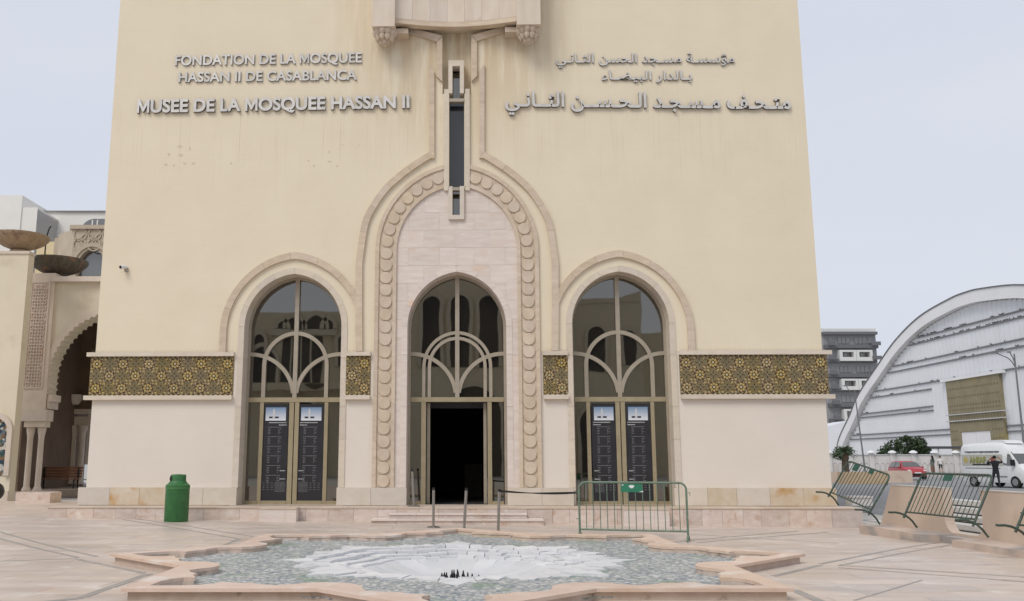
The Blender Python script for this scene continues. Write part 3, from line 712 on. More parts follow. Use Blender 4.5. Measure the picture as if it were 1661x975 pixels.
# ---- ledges, frieze, plinth
segs = [(146, 379), (561, 601), (881, 921.5), (1102.5, 1343)]
tile_sz = F(168, 610)[0] - F(147, 610)[0]
TM = [mat('glaze_umber', (.045, .03, .018), (.03, .02, .012), rough=.3, spec=.5), mat('glaze_yellow', (.52, .40, .16), (.38, .28, .10), rough=.3, scale=30, spec=.5, vary=.06), mat('glaze_red_brown', (.19, .075, .03), (.14, .055, .025), rough=.3, spec=.5, vary=.1),
      mat('glaze_olive', (.27, .205, .09), (.19, .145, .06), rough=.4, scale=30, spec=.4, vary=.05), mat('glaze_teal_grey', (.20, .19, .12), (.14, .135, .085), rough=.3, spec=.5), mat('glaze_cream', (.58, .49, .29), (.48, .39, .21), rough=.3, spec=.5, vary=.05)]
def kite(q, a, r0, rm, r1, hw, mi, h):
    c, s = math.cos(a), math.sin(a); P = [(r0, 0), (rm, hw), (r1, 0), (rm, -hw)]
    q.add([(x * c - y * s, -h, x * s + y * c) for x, y in P], [(0, 1, 2, 3)], mi)
def ngon(q, r, n, mi, h, rot=0): q.add([(r * math.cos(2 * math.pi * k / n + rot), -h, r * math.sin(2 * math.pi * k / n + rot)) for k in range(n)], [tuple(range(n))], mi)
HT = (ZB1 - ZB0 - .07) / 3
def tile_mesh(kind):
    q = MB(); t = tile_sz / 2 - .002; u = HT / 2 - .002; q.box((-t, -.012, -u), (t, 0, u), 3 if kind == 'star' else 3)
    if kind == 'star':
        ngon(q, .165, 16, 0, .0125); 
        for k in range(8): kite(q, k * math.pi / 4, .045, .095, .14, .037, 1, .016); kite(q, (k + .5) * math.pi / 4, .10, .125, .155, .022, 2, .0155)
        for k in range(8): kite(q, k * math.pi / 4 + .2, .135, .150, .172, .014, 5, .0165)
        ngon(q, .05, 8, 0, .017); ngon(q, .034, 8, 5, .0185)
        for sx in (-1, 1):
            for sz in (-1, 1): 
                for k in range(3): kite(q, math.atan2(sz * u, sx * t) + (k - 1) * .22, .175, .20, .225, .016, (2, 5, 2)[k], .0135)
    else:
        for k in range(8): kite(q, k * math.pi / 4, .035, .07, .10, .024, 4 if k % 2 else 0, .0145)
        for k in range(16): kite(q, (k + .5) * math.pi / 8, .10, .118, .135, .012, 0 if k % 2 else 2, .0148)
        ngon(q, .03, 8, 0, .016); ngon(q, .015, 8, 5, .0175)
        for k in range(4):
            a = math.pi / 4 + k * math.pi / 2
            kite(q, a, .15, .185, .225, .03, 1, .0155); kite(q, a + .28, .14, .165, .19, .018, 0, .0158); kite(q, a - .28, .14, .165, .19, .018, 0, .0158)
            kite(q, k * math.pi / 2, .12, .145, .168, .03, 4, .0152)
    for i in range(9):
        for j in range(9):
            x, z = -t + t * 2 * (i + .5) / 9, -u + u * 2 * (j + .5) / 9; r = math.hypot(x, z)
            if r > (.172 if kind == 'star' else .13) and abs(x) < t - .01 and abs(z) < u - .01:
                mi = (0, 5, 2, 1, 0, 4)[(i * j + i + j) % 6]; k = .014; q.add([(x - k, -.0128, z), (x, -.0128, z - k), (x + k, -.0128, z), (x, -.0128, z + k)], [(0, 1, 2, 3)], mi)
    me = q.mesh('tile_' + kind, TM, fix=False); return me
T_STAR, T_KNOT = tile_mesh('star'), tile_mesh('knot')
sp_q = {}
for si, (a, b) in enumerate(segs):
    x0, x1 = FX(a, 610), FX(b, 610)
    fr_ = bx('tile_frieze', (x0, -.010, ZB0), (x1, .003, ZB1), TM[3], museum)
    o0 = .10 if si == 0 else 0; o1 = .12 if si == 3 else 0
    bx('upper_ledge', (x0 - o0, -.10, FZ(577)), (x1 + o1, .004, ZL1), M_STONE_L, fr_); bx('lower_ledge', (x0 - o0, -.12, ZL0), (x1 + o1, .004, FZ(641)), M_STONE_L, fr_)
    n = max(1, round((x1 - x0) / tile_sz)); odd = 1 if n % 2 else 0; ts = (x1 - x0) / n
    for i in range(n):
        for r in range(3):
            star_ = ((i + r + (0 if si in (0, 3) else (1 if n <= 2 else 0))) % 2 == 0)
            o = link('tile', T_STAR if star_ else T_KNOT, fr_, (x0 + ts * (i + .5), -.0102, ZB0 + .035 + HT * (r + .5))); o.scale = (ts / tile_sz, 1, 1)
    q = MB(); k = 0; x = x0 + .02
    while x < x1 - .05:
        q.box((x, -.022, ZB1 - .034), (x + .035, -.010, ZB1 - .004), 1 if k % 2 else 0); q.box((x, -.022, ZB0 + .004), (x + .05, -.010, ZB0 + .03), 5 if k % 2 else 0); x += .07; k += 1
    tag(q.obj('border_tesserae', TM, fr_), kind='stuff')
    q = MB(); x = x0 + .03
    while x < x1:
        for dy in (-.07, -.03):
            q.add([(x - .002, dy, ZL1), (x + .002, dy, ZL1), (x + rnd.uniform(-.02, .02), dy - .02, ZL1 + .09)], [(0, 1, 2)])
        x += .035
    tag(q.obj('bird_spikes', mat('spike_wire', (.30, .26, .21)), fr_, fix=False), kind='stuff')
psegs = [(130, 386), (547, 660), (823, 930), (1092, 1354)]
for si, (a, b) in enumerate(psegs):
    x0, x1 = FX(a, 805), FX(b, 805); n = max(2, round((x1 - x0) / .86)); cuts = [x0 + (x1 - x0) * k / n + (rnd.uniform(-.08, .08) if 0 < k < n else 0) for k in range(n + 1)]
    for k, (p, r) in enumerate(zip(cuts, cuts[1:])):
        rusty = (si == 0 and k in (1, 2)) or (si == 3 and k in (1, 3, 4))
        bx('plinth_stone', (p + .003, -.16 - rnd.random() * .004, PLAT + .012), (r - .003, .0, ZPT), M_RUST if rusty else M_PLINTH, museum)
bx('shadow_gap', (FX(132, 805), -.13, PLAT - .005), (FX(659, 805), -.001, PLAT + .0115), M_DARK, museum); bx('shadow_gap', (FX(824, 805), -.13, PLAT - .005), (FX(1352, 805), -.001, PLAT + .0115), M_DARK, museum)

M_PATCH = mat('plaster_patch', (.68, .585, .47), (.61, .51, .40), rough=.95, scale=14)
def zz1(x, y): return (200 + x / 3.46, 70 + y / 3.46)
for (x, y, a_, b_) in [(318, 580, .09, .05), (375, 592, .03, .09), (255, 625, .05, .06), (322, 630, .10, .06), (240, 682, .06, .05), (345, 675, .06, .05), (395, 675, .07, .05), (285, 685, .04, .05), (605, 675, .05, .04), (1040, 660, .04, .04), (1070, 688, .05, .04), (1155, 610, .03, .04), (1160, 665, .08, .03), (1200, 690, .04, .04), (1325, 575, .03, .03), (1230, 570, .04, .02)]:
    X_, Z_ = F(*zz1(x, y)); q = MB(); q.prism([(X_ + a_ * math.cos(2 * math.pi * k / 9) * rnd.uniform(.55, 1.1), Z_ + b_ * math.sin(2 * math.pi * k / 9) * rnd.uniform(.55, 1.1)) for k in range(9)], -.0025, 0); q.obj('plaster_patch', M_PATCH, museum)
# ---- the balcony bay over the slit
M_BAY = mat('bay_stone', (.72, .63, .53), (.65, .55, .45), rough=.75, scale=1.5, vary=.05, stretch=(2, 2, .6), bump=.1, spots=[((.60, .46, .35), 1.0, .62)])
ZBY = FZ(62); pY = -.82
bay = bx('balcony_bay', (FX(640.5, 36, -.55) + .01, -.28, ZBY + .39), (FX(838, 36, -.55) - .01, -.001, TOPZ - 4), M_BAY, museum)
def bay_x(px, py, y): return FX(px, py, y)
for a, b in ((603.5, 640), (838.5, 877)):
    x0, x1 = bay_x(a, 38, pY), bay_x(b, 38, pY); bx('corner_pier', (x0, pY, ZBY), (x1, 0, TOPZ - 4), M_BAY, bay)
    cxk = (x0 + x1) / 2
    for k, (r_, zt_, zb_) in enumerate(((.36, 0, -.17), (.29, -.15, -.31), (.17, -.29, -.40))):
        q = MB(); nl = (11, 9, 6)[k]
        for i in range(nl):
            an = 2 * math.pi * i / nl + k * .3; c = (cxk + r_ * .72 * math.cos(an), pY / 2 - .02 + r_ * .72 * math.sin(an), ZBY + zt_)
            q.lathe([(r_ * .30, 0), (r_ * .31, -.04), (r_ * .26, -.10), (r_ * .12, (zb_ - zt_) * .98)], c, 8)
        q.lathe([(r_ * .75, 0), (r_ * .7, -.08), (r_ * .45, zb_ - zt_ - .01)], (cxk, pY / 2 - .02, ZBY + zt_), 14)
        q.obj('muqarnas_tier', M_STONE, bay, smooth=True)
xa, xb = bay_x(640.5, 36, -.55), bay_x(838, 36, -.55); NBY = 14; zb_ = ZBY + .36; per = 2
prof = [(xa + (xb - xa) * i / NBY, -.62 + .30 * math.sin(math.pi * i / NBY)) for i in range(NBY + 1)]
for i in range(0, NBY, per):
    P = prof[i:i + per + 1]; q = MB(); q.prism([(x + (.002 if k == 0 else -.002 if k == per else 0), y) for k, (x, y) in enumerate(P)] + [(x, y + .1) for x, y in reversed(P)], zb_, TOPZ - 4, 'z'); q.obj('bay_slab', M_BAY, bay)
q = MB(); q.prism([(x, y + .004) for x, y in prof] + [(x, y + .26) for x, y in reversed(prof)], zb_ - .15, zb_ - .001, 'z'); q.obj('bay_lip', M_STONE, bay)
for sg in (0, 1):
    x0, x1 = FX(640, 50, -.4), FX(664, 50); 
    if sg: x0, x1 = 2 * AX - x1, 2 * AX - x0
    bx('bay_bracket', (x0, -.42, ZBY - .03), (x1, 0, ZBY + .12), M_STONE, bay)
bx('bay_soffit', (xa + .02, -.27, zb_ - .05), (xb - .02, .29, zb_ + .02), M_SIDE, bay)

# ---- security camera
t = thing('security_camera', 'small white security camera fixed to the upper left of the cream wall', 'security camera', (*[FX(206, 433)], 0, FZ(434))); t.scale = (.75, .75, .75)
q = MB(); q.box((-.06, -.10, -.10), (.06, 0, .04)); q.obj('bracket', mat('camera_grey', (.38, .34, .30)), t)
q = MB(); q.tube([(0, -.06, .05), (-.05, -.14, .07), (-.12, -.32, .02)], [.06, .075, .075], 12); q.obj('housing', M_WHITE, t, smooth=True)
q = MB(); q.tube([(-.121, -.321, .0205), (-.123, -.327, .019)], .06, 12); q.obj('lens', M_BLACKM, t)

# ================================================================== PLATFORM AND STEPS
PY = -.95
M_PTOP = mat('platform_top_stone', (.62, .52, .42), (.54, .43, .34), rough=.6, scale=2, vary=.06, world=False)
px0, px1 = G(75, 839).x - .2, FX(1400, 840, PY)
px0 = FX(77, 830, PY)
platform = tag(bx('platform', (px0 + .03, PY + .05, -.3), (px1 - .03, WD - .21, PLAT - .033), M_PTOP), kind='structure')
x = px0
while x < px1 - .01:
    e = min(px1, x + rnd.uniform(.95, 1.3)); e = px1 if px1 - e < .4 else e
    bx('platform_paving_stone', (x + .002, PY - .02, PLAT - .032), (e - .002, -.162, PLAT + rnd.random() * .003), M_PTOP, platform); x = e
x = px0
stX0, stX1 = FX(631, 836, PY), FX(855, 836, PY)
while x < px1 - .01:
    e = min(px1, x + rnd.uniform(.42, .72)); e = px1 if px1 - e < .25 else e
    bx('riser_stone', (x + .003, PY - rnd.random() * .006, -.25), (e - .003, PY + .049, PLAT - .033), M_STEP, platform); x = e
for s_ in SPECS:                                # sills in the arch reveals
    bx('threshold_stone', (s_['cx'] - s_['w'] - SUR, -.16, PLAT - .033), (s_['cx'] + s_['w'] + SUR, WD - .13, PLAT + .008), M_PTOP, platform)
for a, b in ((420, 480.5), (1012, 1086)):
    x0, x1 = FX(a, 838, PY - .35), FX(b, 838, PY - .35); m_ = (x0 + x1) / 2 + .2
    for p, r in ((x0, m_), (m_, x1)): bx('block_stone', (p + .002, PY - .36, -.2), (r - .002, PY - .01, PLAT - .036), M_PINK, platform)
    bx('block_cap', (x0 - .01, PY - .375, PLAT - .035), (x1 + .01, PY - .021, PLAT + .004), M_PTOP, platform)
for k, (a, b, h0, h1, d) in enumerate(((631, 855, .15, .275, .33), (602, 882, -.1, .145, .66))):
    x0, x1 = FX(a, 842, PY - d), FX(b, 842, PY - d); n = 5 + k; cuts = [x0 + (x1 - x0) * i / n + (rnd.uniform(-.15, .15) if 0 < i < n else 0) for i in range(n + 1)]
    for p, r in zip(cuts, cuts[1:]): bx('step_stone', (p + .002, PY - d - rnd.random() * .006, h0), (r - .002, PY - .008, h1 - .041), M_STEP, platform); bx('step_tread', (p + .002, PY - d - .035, h1 - .04), (r - .002, PY - .03, h1 + rnd.random() * .003), M_PINK, platform)

# ================================================================== LETTERING
FT = {}
for cp in range(0xFE70, 0xFEFD):
    d = unicodedata.decomposition(chr(cp)).split()
    if len(d) == 2: FT.setdefault(chr(int(d[1], 16)), {})[d[0][1:-1]] = chr(cp)
FT['\u0640'] = {k: '\u0640' for k in ('isolated', 'initial', 'medial', 'final')}
def shape(w_):
    out = ''; n = len(w_)
    for i, c in enumerate(w_):
        prev = i > 0 and 'initial' in FT[w_[i - 1]]; nx_ = i < n - 1 and 'final' in FT[w_[i + 1]] and 'initial' in FT[c]
        prev = prev and 'final' in FT[c]
        k = 'medial' if prev and nx_ else 'final' if prev else 'initial' if nx_ else 'isolated'; out += FT[c][k]
    return out[::-1]
def text_mesh(body, off=0.0, depth=.03, res=5, space=1.0):
    cu = bpy.data.curves.new('lettering', 'FONT'); cu.body = body; cu.offset = off; cu.extrude = depth; cu.resolution_u = res; cu.space_character = space
    o = bpy.data.objects.new('lettering', cu); C.objects.link(o); bpy.context.view_layer.update()
    dg = bpy.context.evaluated_depsgraph_get(); me = bpy.data.meshes.new_from_object(o.evaluated_get(dg))
    bpy.data.objects.remove(o); return me
def m_mesh(off):
    o_ = off; P = [(0 - o_, 0 - o_), (0 - o_, .70 + o_), (.155 + o_ * .6, .70 + o_), (.415, .235 + o_ * 2), (.675 - o_ * .6, .70 + o_), (.83 + o_, .70 + o_), (.83 + o_, -o_), (.735 - o_, -o_), (.735 - o_, .50 - o_ * 2), (.465, .04), (.365, .04), (.095 + o_, .50 - o_ * 2), (.095 + o_, -o_)]
    q = MB(); q.prism(P, -.03, .03, 'z'); me = q.mesh('m', M_LETTER); return me
def bounds(me):
    xs = [v.co.x for v in me.vertices]; ys = [v.co.y for v in me.vertices]
    return (min(xs), max(xs), min(ys), max(ys)) if xs else (0, 0, 0, 0)
def lettering(tokens, sep, label, p0, p1, cap_px, off, part, depth=.05, arabic=False, y=-.026):
    """tokens placed one after another on a line from photo point p0 to p1 (baseline ends)"""
    bodies = [shape(t_) for t_ in tokens] if arabic else tokens
    meshes = []; pre = ''
    for i, bd in enumerate(bodies):
        if bd == ' ': pre += ' '; continue
        me = text_mesh(bd, off); b0 = bounds(me)
        if bd == 'M':
            m2 = m_mesh(off); c_ = bounds(m2)
            for v in m2.vertices: v.co.x = b0[0] + (v.co.x - c_[0]) * (b0[1] - b0[0]) / (c_[1] - c_[0]); v.co.y = b0[2] + (v.co.y - c_[2]) * (b0[3] - b0[2]) / (c_[3] - c_[2])
            me = m2
        full = text_mesh(pre + bd, off); b1 = bounds(full)
        meshes.append((me, b1[1] - b0[1])); pre += bd + sep
        bpy.data.meshes.remove(full)
    lo = min(bounds(m_)[0] + dx for m_, dx in meshes); hi = max(bounds(m_)[1] + dx for m_, dx in meshes)
    ref = text_mesh(shape('ا') if arabic else 'H', off); rb = bounds(ref); cap = rb[3] - max(rb[2], -.02); bpy.data.meshes.remove(ref)
    a, b = Vector(F(*p0)), Vector(F(*p1)); Wd = (b - a).length; ang = math.atan2(b.y - a.y, b.x - a.x)
    sx = Wd / (hi - lo); sz = abs(FZ(p0[1] - cap_px) - FZ(p0[1])) / cap
    t = thing('wall_lettering', label, 'sign', (a.x, y, a.y)); t.rotation_euler = (0, -ang, 0)
    for me, dx in meshes:
        for v in me.vertices:
            x, yy, z = v.co; v.co = ((x + dx - lo) * sx, -(z / .03) * depth / 2, yy * sz)
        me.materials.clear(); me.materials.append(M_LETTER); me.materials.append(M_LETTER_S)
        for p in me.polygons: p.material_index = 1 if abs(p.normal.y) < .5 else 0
        me.update()
        adj = {i: [] for i in range(len(me.vertices))}; seen = {}
        for e_ in me.edges: adj[e_.vertices[0]].append(e_.vertices[1]); adj[e_.vertices[1]].append(e_.vertices[0])
        if arabic:
            bmx = bmesh.new(); bmx.from_mesh(me); bmesh.ops.remove_doubles(bmx, verts=bmx.verts, dist=1e-5); bmx.to_mesh(me); bmx.free()
            adj = {i: [] for i in range(len(me.vertices))}
            for e_ in me.edges: adj[e_.vertices[0]].append(e_.vertices[1]); adj[e_.vertices[1]].append(e_.vertices[0])
            k_ = 0
            for v0 in adj:
                if v0 in seen: continue
                st_ = [v0]; seen[v0] = k_
                while st_:
                    for n_ in adj[st_.pop()]:
                        if n_ not in seen: seen[n_] = k_; st_.append(n_)
                k_ += 1
            for v in me.vertices: v.co.y -= .0012 * (seen[v.index] % 7)
        # after the flip the normals point inwards: rebuild them
        bm = bmesh.new(); bm.from_mesh(me); bmesh.ops.remove_doubles(bm, verts=bm.verts, dist=1e-4); bmesh.ops.recalc_face_normals(bm, faces=bm.faces)
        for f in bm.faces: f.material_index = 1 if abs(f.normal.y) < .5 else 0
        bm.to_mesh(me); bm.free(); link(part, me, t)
lettering(list('FONDATION DE LA MOSQUEE'), '', 'metal letters reading FONDATION DE LA MOSQUEE, top line on the left', (284.5, 107), (587, 102), 16.5, .022, 'letter')
lettering(list('HASSAN II DE CASABLANCA'), '', 'metal letters reading HASSAN II DE CASABLANCA, middle line on the left', (290, 134), (579, 130), 16.2, .022, 'letter')
lettering(list('MUSEE DE LA MOSQUEE HASSAN II'), '', 'large metal letters reading MUSEE DE LA MOSQUEE HASSAN II, lowest line on the left', (223.5, 184), (664.5, 176), 21, .032, 'letter', depth=.08, y=-.041)
lettering(['الثـانـي', 'الحسن', 'مسـجد', 'مؤسسـة'], ' ', 'metal Arabic lettering, top line on the right', (901.5, 102.5), (1191, 102.5), 15.5, .014, 'word', arabic=True)
lettering(['البيضـاء', 'بـالدار'], ' ', 'short metal Arabic lettering of two words, middle line on the right', (975.5, 130), (1122, 130.5), 15, .014, 'word', arabic=True)
lettering(['الثــانـي', 'الـحـســن', 'مـسـجـد', 'متـحـف'], ' ', 'large metal Arabic lettering, lowest line on the right', (819.5, 173.5), (1281.5, 178), 25, .022, 'word', depth=.08, arabic=True, y=-.041)

# ================================================================== THINGS ON THE PLAZA
# waste bin
bp_ = G(285.5, 846, gz(-7.5, -1.6)); bp_.z = gz(bp_.x, bp_.y)
t = thing('waste_bin', 'green plastic waste bin with domed hooded top standing before the left plinth', 'waste bin', bp_); t.scale = (.92, .92, .93)
q = MB(); q.lathe([(.31, 0), (.325, .03), (.325, .90), (.33, .92), (.33, .98), (.27, 1.03)], n=32); q.obj('body', M_GREEN, t, smooth=True)
q = MB(); prof = [(.27, 1.031), (.225, 1.08), (.215, 1.12), (.215, 1.235), (.20, 1.27), (.0, 1.285)]
q.lathe(prof, n=32); q.obj('hood', M_GREEN, t, smooth=True)
q = MB(); q.lathe([(.335, .895), (.335, .925)], n=32); q.obj('lid_rim', mat('pale_green_edge', (.10, .26, .10), rough=.4), t, smooth=True)
q = MB(); q.prism([(.07 * math.cos(R(a)), 1.16 + .075 * math.sin(R(a))) for a in range(0, 360, 20)], -.222, -.19); o = q.obj('opening', M_BLACKM, t); o.rotation_euler = (0, 0, R(-48))

# stanchions
def stanchion(loc, h, tilt, label, base=True):
    t = thing('queue_post', label, 'queue post', loc, group='steel queue posts before the entrance')
    if base:
        q = MB(); q.lathe([(.17, 0), (.17, .02), (.12, .04), (.04, .05), (0, .05)], n=24); q.obj('base', M_STEEL, t, smooth=True)
    q = MB(); q.tube([(0, 0, 0.0), (tilt[0] * h, tilt[1] * h, h)], .033, 14); q.obj('pole', M_STEEL, t, smooth=True)
    q = MB(); q.tube([(tilt[0] * h, tilt[1] * h, h + .0), (tilt[0] * (h + .06), tilt[1] * (h + .06), h + .06)], [.036, .03], 14); q.obj('head', M_BLACKM, t, smooth=True)
    return t
p = W(*Gd(672, 822, PLAT)); p.y = -.55; p.z = PLAT + .003; p.x = FX(671.5, 822, -.55)
stanchion(p, .92, (-.06, 0), 'steel queue post on the platform left of the open door')
p = G(703, 856.5, gz(0, -3)); stanchion(p, .90, (0, 0), 'steel queue post with round base in front of the entrance steps')
p = G(752.5, 862); stanchion(p, .93, (.06, 0), 'steel queue post leaning slightly right, middle of the row before the door', base=False)
p = G(808, 866); s4 = stanchion(p, .93, (.035, 0), 'steel queue post nearest the upright barrier, with black belt attached', base=False)

# ---- crowd barriers
def barrier(label, length, height, loc, rz, lean=0, roll=0, m=M_BARR, plates=((.5, .11, .05),), nb=None, feet=True, blob=False):
    """local x along the barrier, z up, y across"""
    t = thing('crowd_barrier', label, 'barrier', loc, rz, 'green steel crowd barriers'); t.rotation_mode = 'XYZ'
    t.rotation_euler = (Matrix.Rotation(rz, 3, 'Z') @ Matrix.Rotation(roll, 3, 'Y') @ Matrix.Rotation(lean, 3, 'X')).to_euler()
    L_, H, r = length, height, .14; zb = .20
    pts = [(0, 0, .06), (0, 0, H - r)] + [(r - r * math.cos(R(a)), 0, H - r + r * math.sin(R(a))) for a in (22, 45, 68, 90)]
    pts += [(L_ - x, y, z) for x, y, z in reversed(pts)]
    q = MB(); q.tube(pts, .023, 10); q.obj('frame', m, t, smooth=True)
    q = MB(); q.tube([(.0, 0, zb), (L_, 0, zb)], .019, 8); q.obj('bottom_rail', m, t, smooth=True)
    nb = nb or int(L_ / .145)
    bm_ = MB(); bm_.tube([(0, 0, zb), (0, 0, H - .012)], .0095, 6); bar = bm_.mesh('bar', m, True)
    for k in range(1, nb): 
        x = L_ * k / nb; o = link('bar', bar, t, (x, 0, 0))
        if x < r or x > L_ - r: o.scale = (1, 1, .96)
    for x in (0, L_):
        q = MB(); P = [(x, -.34, .015), (x, -.30, .03), (x, -.2, .085), (x, -.1, .115), (x, 0, .125), (x, .1, .115), (x, .2, .085), (x, .30, .03), (x, .34, .015)]
        q.tube(P, .022, 8); q.obj('foot', m, t, smooth=True)
    q = MB(); q.tube([(-.02, 0, H - .22), (-.07, 0, H - .22), (-.07, 0, H - .17)], .008, 6); q.tube([(-.02, 0, .42), (-.07, 0, .42)], .01, 6); q.obj('hook', m, t)
    q = MB(); q.tube([(L_ + .02, 0, H - .2), (L_ + .07, 0, H - .2), (L_ + .07, 0, H - .26)], .008, 6); q.obj('hook', m, t)
    for c, w_, h_ in plates:
        pl = bx('plate', (c * L_ - w_ * L_ / 2, -.012, H - .03 - h_), (c * L_ + w_ * L_ / 2, -.008, H - .025), M_SIGN if blob else mat('dull_green_plate', (.035, .11, .08), (.03, .085, .06)), t)
        if blob:
            q = MB(); q.prism([(c * L_ + .0 + .055 * math.cos(R(a)) * (1 + .2 * math.sin(3 * R(a))), H - .085 + .035 * math.sin(R(a))) for a in range(0, 360, 24)], -.0145, -.0125); q.obj('worn_emblem', M_WHITE, pl)
            q = MB(); q.prism([(c * L_ - .22, H - .045), (c * L_ - .16, H - .045), (c * L_ - .18, H - .07)], -.0145, -.0125); q.obj('worn_emblem', M_WHITE, pl)
            q = MB(); q.prism([(c * L_ + .14, H - .028 - h_), (c * L_ + .24, H - .028 - h_), (c * L_ + .24, H - .17)], -.0145, -.0125); q.obj('worn_emblem', M_WHITE, pl)
    return t
a = W(190.5 / FOC * 20.0, 19.85); b = W(358.5 / FOC * 19.4, 19.2); d = b - a
barrier('green crowd barrier standing upright across the right doorway, with a worn green plate', d.length, 1.19, (a.x, a.y, -.02), math.atan2(d.y, d.x), m=M_BARRL, plates=((.5, .20, .17),), nb=15, blob=True)
# black belt from the last post to that barrier
tp = s4.location + Vector((.035 * .93, 0, .95)); q = MB(); n = 12; e = Vector((a.x, a.y, .95)); vs = []; fs = []
for i in range(n + 1):
    k = i / n; p = tp.lerp(e, k); p.z -= .10 * 4 * k * (1 - k) * .35; hgt = .025 * (.35 + .65 * abs(math.cos(math.pi * k * 1.3)))
    vs += [(p.x, p.y - .004, p.z - hgt), (p.x, p.y - .004, p.z + hgt), (p.x, p.y + .004, p.z - hgt), (p.x, p.y + .004, p.z + hgt)]
for i in range(n):
    o_ = i * 4; fs += [(o_, o_ + 4, o_ + 5, o_ + 1), (o_ + 2, o_ + 3, o_ + 7, o_ + 6), (o_ + 1, o_ + 5, o_ + 7, o_ + 3), (o_, o_ + 2, o_ + 6, o_ + 4)]
q.add(vs, fs); tag(q.obj('queue_belt', M_BLACKM), 'black fabric belt stretched from the steel post to the upright barrier', 'belt')

# ================================================================== PARAPET ON THE RIGHT
M_PEACH = mat('peach_render', (.64, .52, .425), (.58, .465, .375), rough=.9, scale=1.2, bump=.15, bscale=50, spots=[((.50, .38, .30), 1.0, .6)])
M_BASE = mat('peach_base_slab', (.62, .51, .43), (.53, .43, .36), rough=.85, scale=2, bump=.2, bscale=30, spots=[((.38, .35, .33), 1.4, .48)], vary=.03)
M_CAP = mat('parapet_cap', (.58, .54, .49), (.50, .45, .40), rough=.7, scale=2, vary=.05)
UW = 10.3
par = thing('parapet_wall', 'low peach parapet wall with rounded notches at the right edge of the plaza', 'wall', W(UW, 0), YAW)
q = MB(); va, vb, vc, vd = 22.6, 19.55, 18.15, 9.0
def fillet(v0, z0, r, a0, a1, n=6): return [(v0 + r * math.cos(R(a0 + (a1 - a0) * i / n)), z0 + r * math.sin(R(a0 + (a1 - a0) * i / n))) for i in range(n + 1)]
P = [(va, .0), (va - .75, 1.04)] + [(vb, 1.04)] + fillet(vb - .30, .45, .30, 0, -90) + fillet(vc + .30, .45, .30, -90, -180) + [(vc, 1.04), (vd, 1.04), (vd, 0)]
q.prism(P, 0, .20, 'x'); q.obj('wall_body', M_PEACH, par)
bx('cap', (-.008, vb + .01, 1.041), (.24, va - .78, 1.062), M_CAP, par); bx('cap', (-.008, vd, 1.041), (.24, vc - .01, 1.062), M_CAP, par)
for v0, v1, n in ((19.2, 22.1, 1), (8.5, 18.0, 3)):
    for k in range(n):
        a_, b_ = v0 + (v1 - v0) * k / n, v0 + (v1 - v0) * (k + 1) / n
        bx('base_slab', (-.72, a_ + .004, -.1), (-.002, b_ - .004, .12), M_BASE, par)
bx('base_slab', (-.30, 18.02, -.1), (-.003, 19.18, .10), M_BASE, par)
# pale steps and benches beyond the parapet
M_PALE = mat('pale_marble_step', (.60, .58, .56), (.52, .50, .48), rough=.6, scale=2, vary=.05)
st = thing('white_marble_steps', 'pale marble steps seen through the gap in the peach parapet', 'steps', W(UW + .9, 20.5), YAW)
for k in range(5): bx('step', (k * .42, -9 + .0, -.1 + 0 * k), (k * .42 + .42 + .03, 4.8, .02 + .15 * k), M_PALE, st)
for k in range(4): bx('shadow_joint', (k * .42 + .40, -9, .028 + .15 * k), (k * .42 + .419, 4.8, .05 + .15 * k), M_DARK, st)
bp2 = thing('marble_block', 'pale marble block on the end of the platform behind the tilted barrier', 'block', W(UW + .75, 25.3, PLAT + .003), YAW)
bx('block_body', (-.3, -.2, 0), (.25, .25, .20), M_PALE, bp2); bx('block_cap', (-.32, -.22, .201), (.27, .27, .25), M_PALE, bp2)

# leaning barriers
def lean_barrier(label, pa, pb, lean, **kw):
    d = pb - pa; L_ = d.length; rz = math.atan2(d.y, d.x); roll = -math.asin(d.z / L_)
    return barrier(label, L_, 1.12, pa, rz, lean=lean, roll=roll, **kw)
lean_barrier('green crowd barrier leaning on the parapet beside the museum corner, tilted steeply', W(9.42, 23.5, .66), W(9.50, 21.45, .33), R(-30), plates=((.25, .13, .16), (.6, .10, .10)))
lean_barrier('green crowd barrier leaning across the notch in the parapet, middle of the three leaning', W(9.50, 19.75, .37), W(9.60, 17.3, .37), R(-28), plates=((.42, .13, .13),))
lean_barrier('green crowd barrier leaning on the parapet, cut off by the right edge of the photo', W(9.45, 15.75, .38), W(9.5, 13.3, .38), R(-28), plates=((.3, .13, .13),))

# ================================================================== THE ARCADE ON THE LEFT
def frame_at(u, v, z=0): return W(u, v, z)
VA = 40.0
arc = thing('arcade_wall', 'cream arcade wall with scalloped archway and carved pier left of the museum', 'arcade', W(0, 0), YAW)
M_AR = mat('arcade_cream', (.72, .65, .52), (.68, .61, .48), rough=.9, scale=.8, bump=.1, spots=[((.60, .52, .40), .7, .6)])
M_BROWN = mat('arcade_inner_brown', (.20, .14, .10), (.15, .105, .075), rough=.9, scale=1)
M_ARST = mat('arcade_stone', (.69, .60, .51), (.62, .53, .45), rough=.8, scale=2, vary=.06)
def au(px, py, v=VA): return Av(px, py, v)[0]
def az(py, v=VA, px=60): return Av(px, py, v)[1]
GL = .12
# pier at the far left
vp = 36.6
bx('pier', (au(-90, 600, vp), vp, GL - .2), (au(31, 600, vp), vp + .5, az(412, vp)), M_AR, arc)
bx('pier_cap', (au(-90, 600, vp), vp - .05, az(412, vp)), (au(31.5, 600, vp) + .03, vp + .5, az(412, vp) + .12), M_ARST, arc)
bx('pier_foot', (au(-90, 600, vp), vp - .12, GL - .2), (au(30, 600, vp) + .05, vp - .003, az(796, vp)), M_ARST, arc)
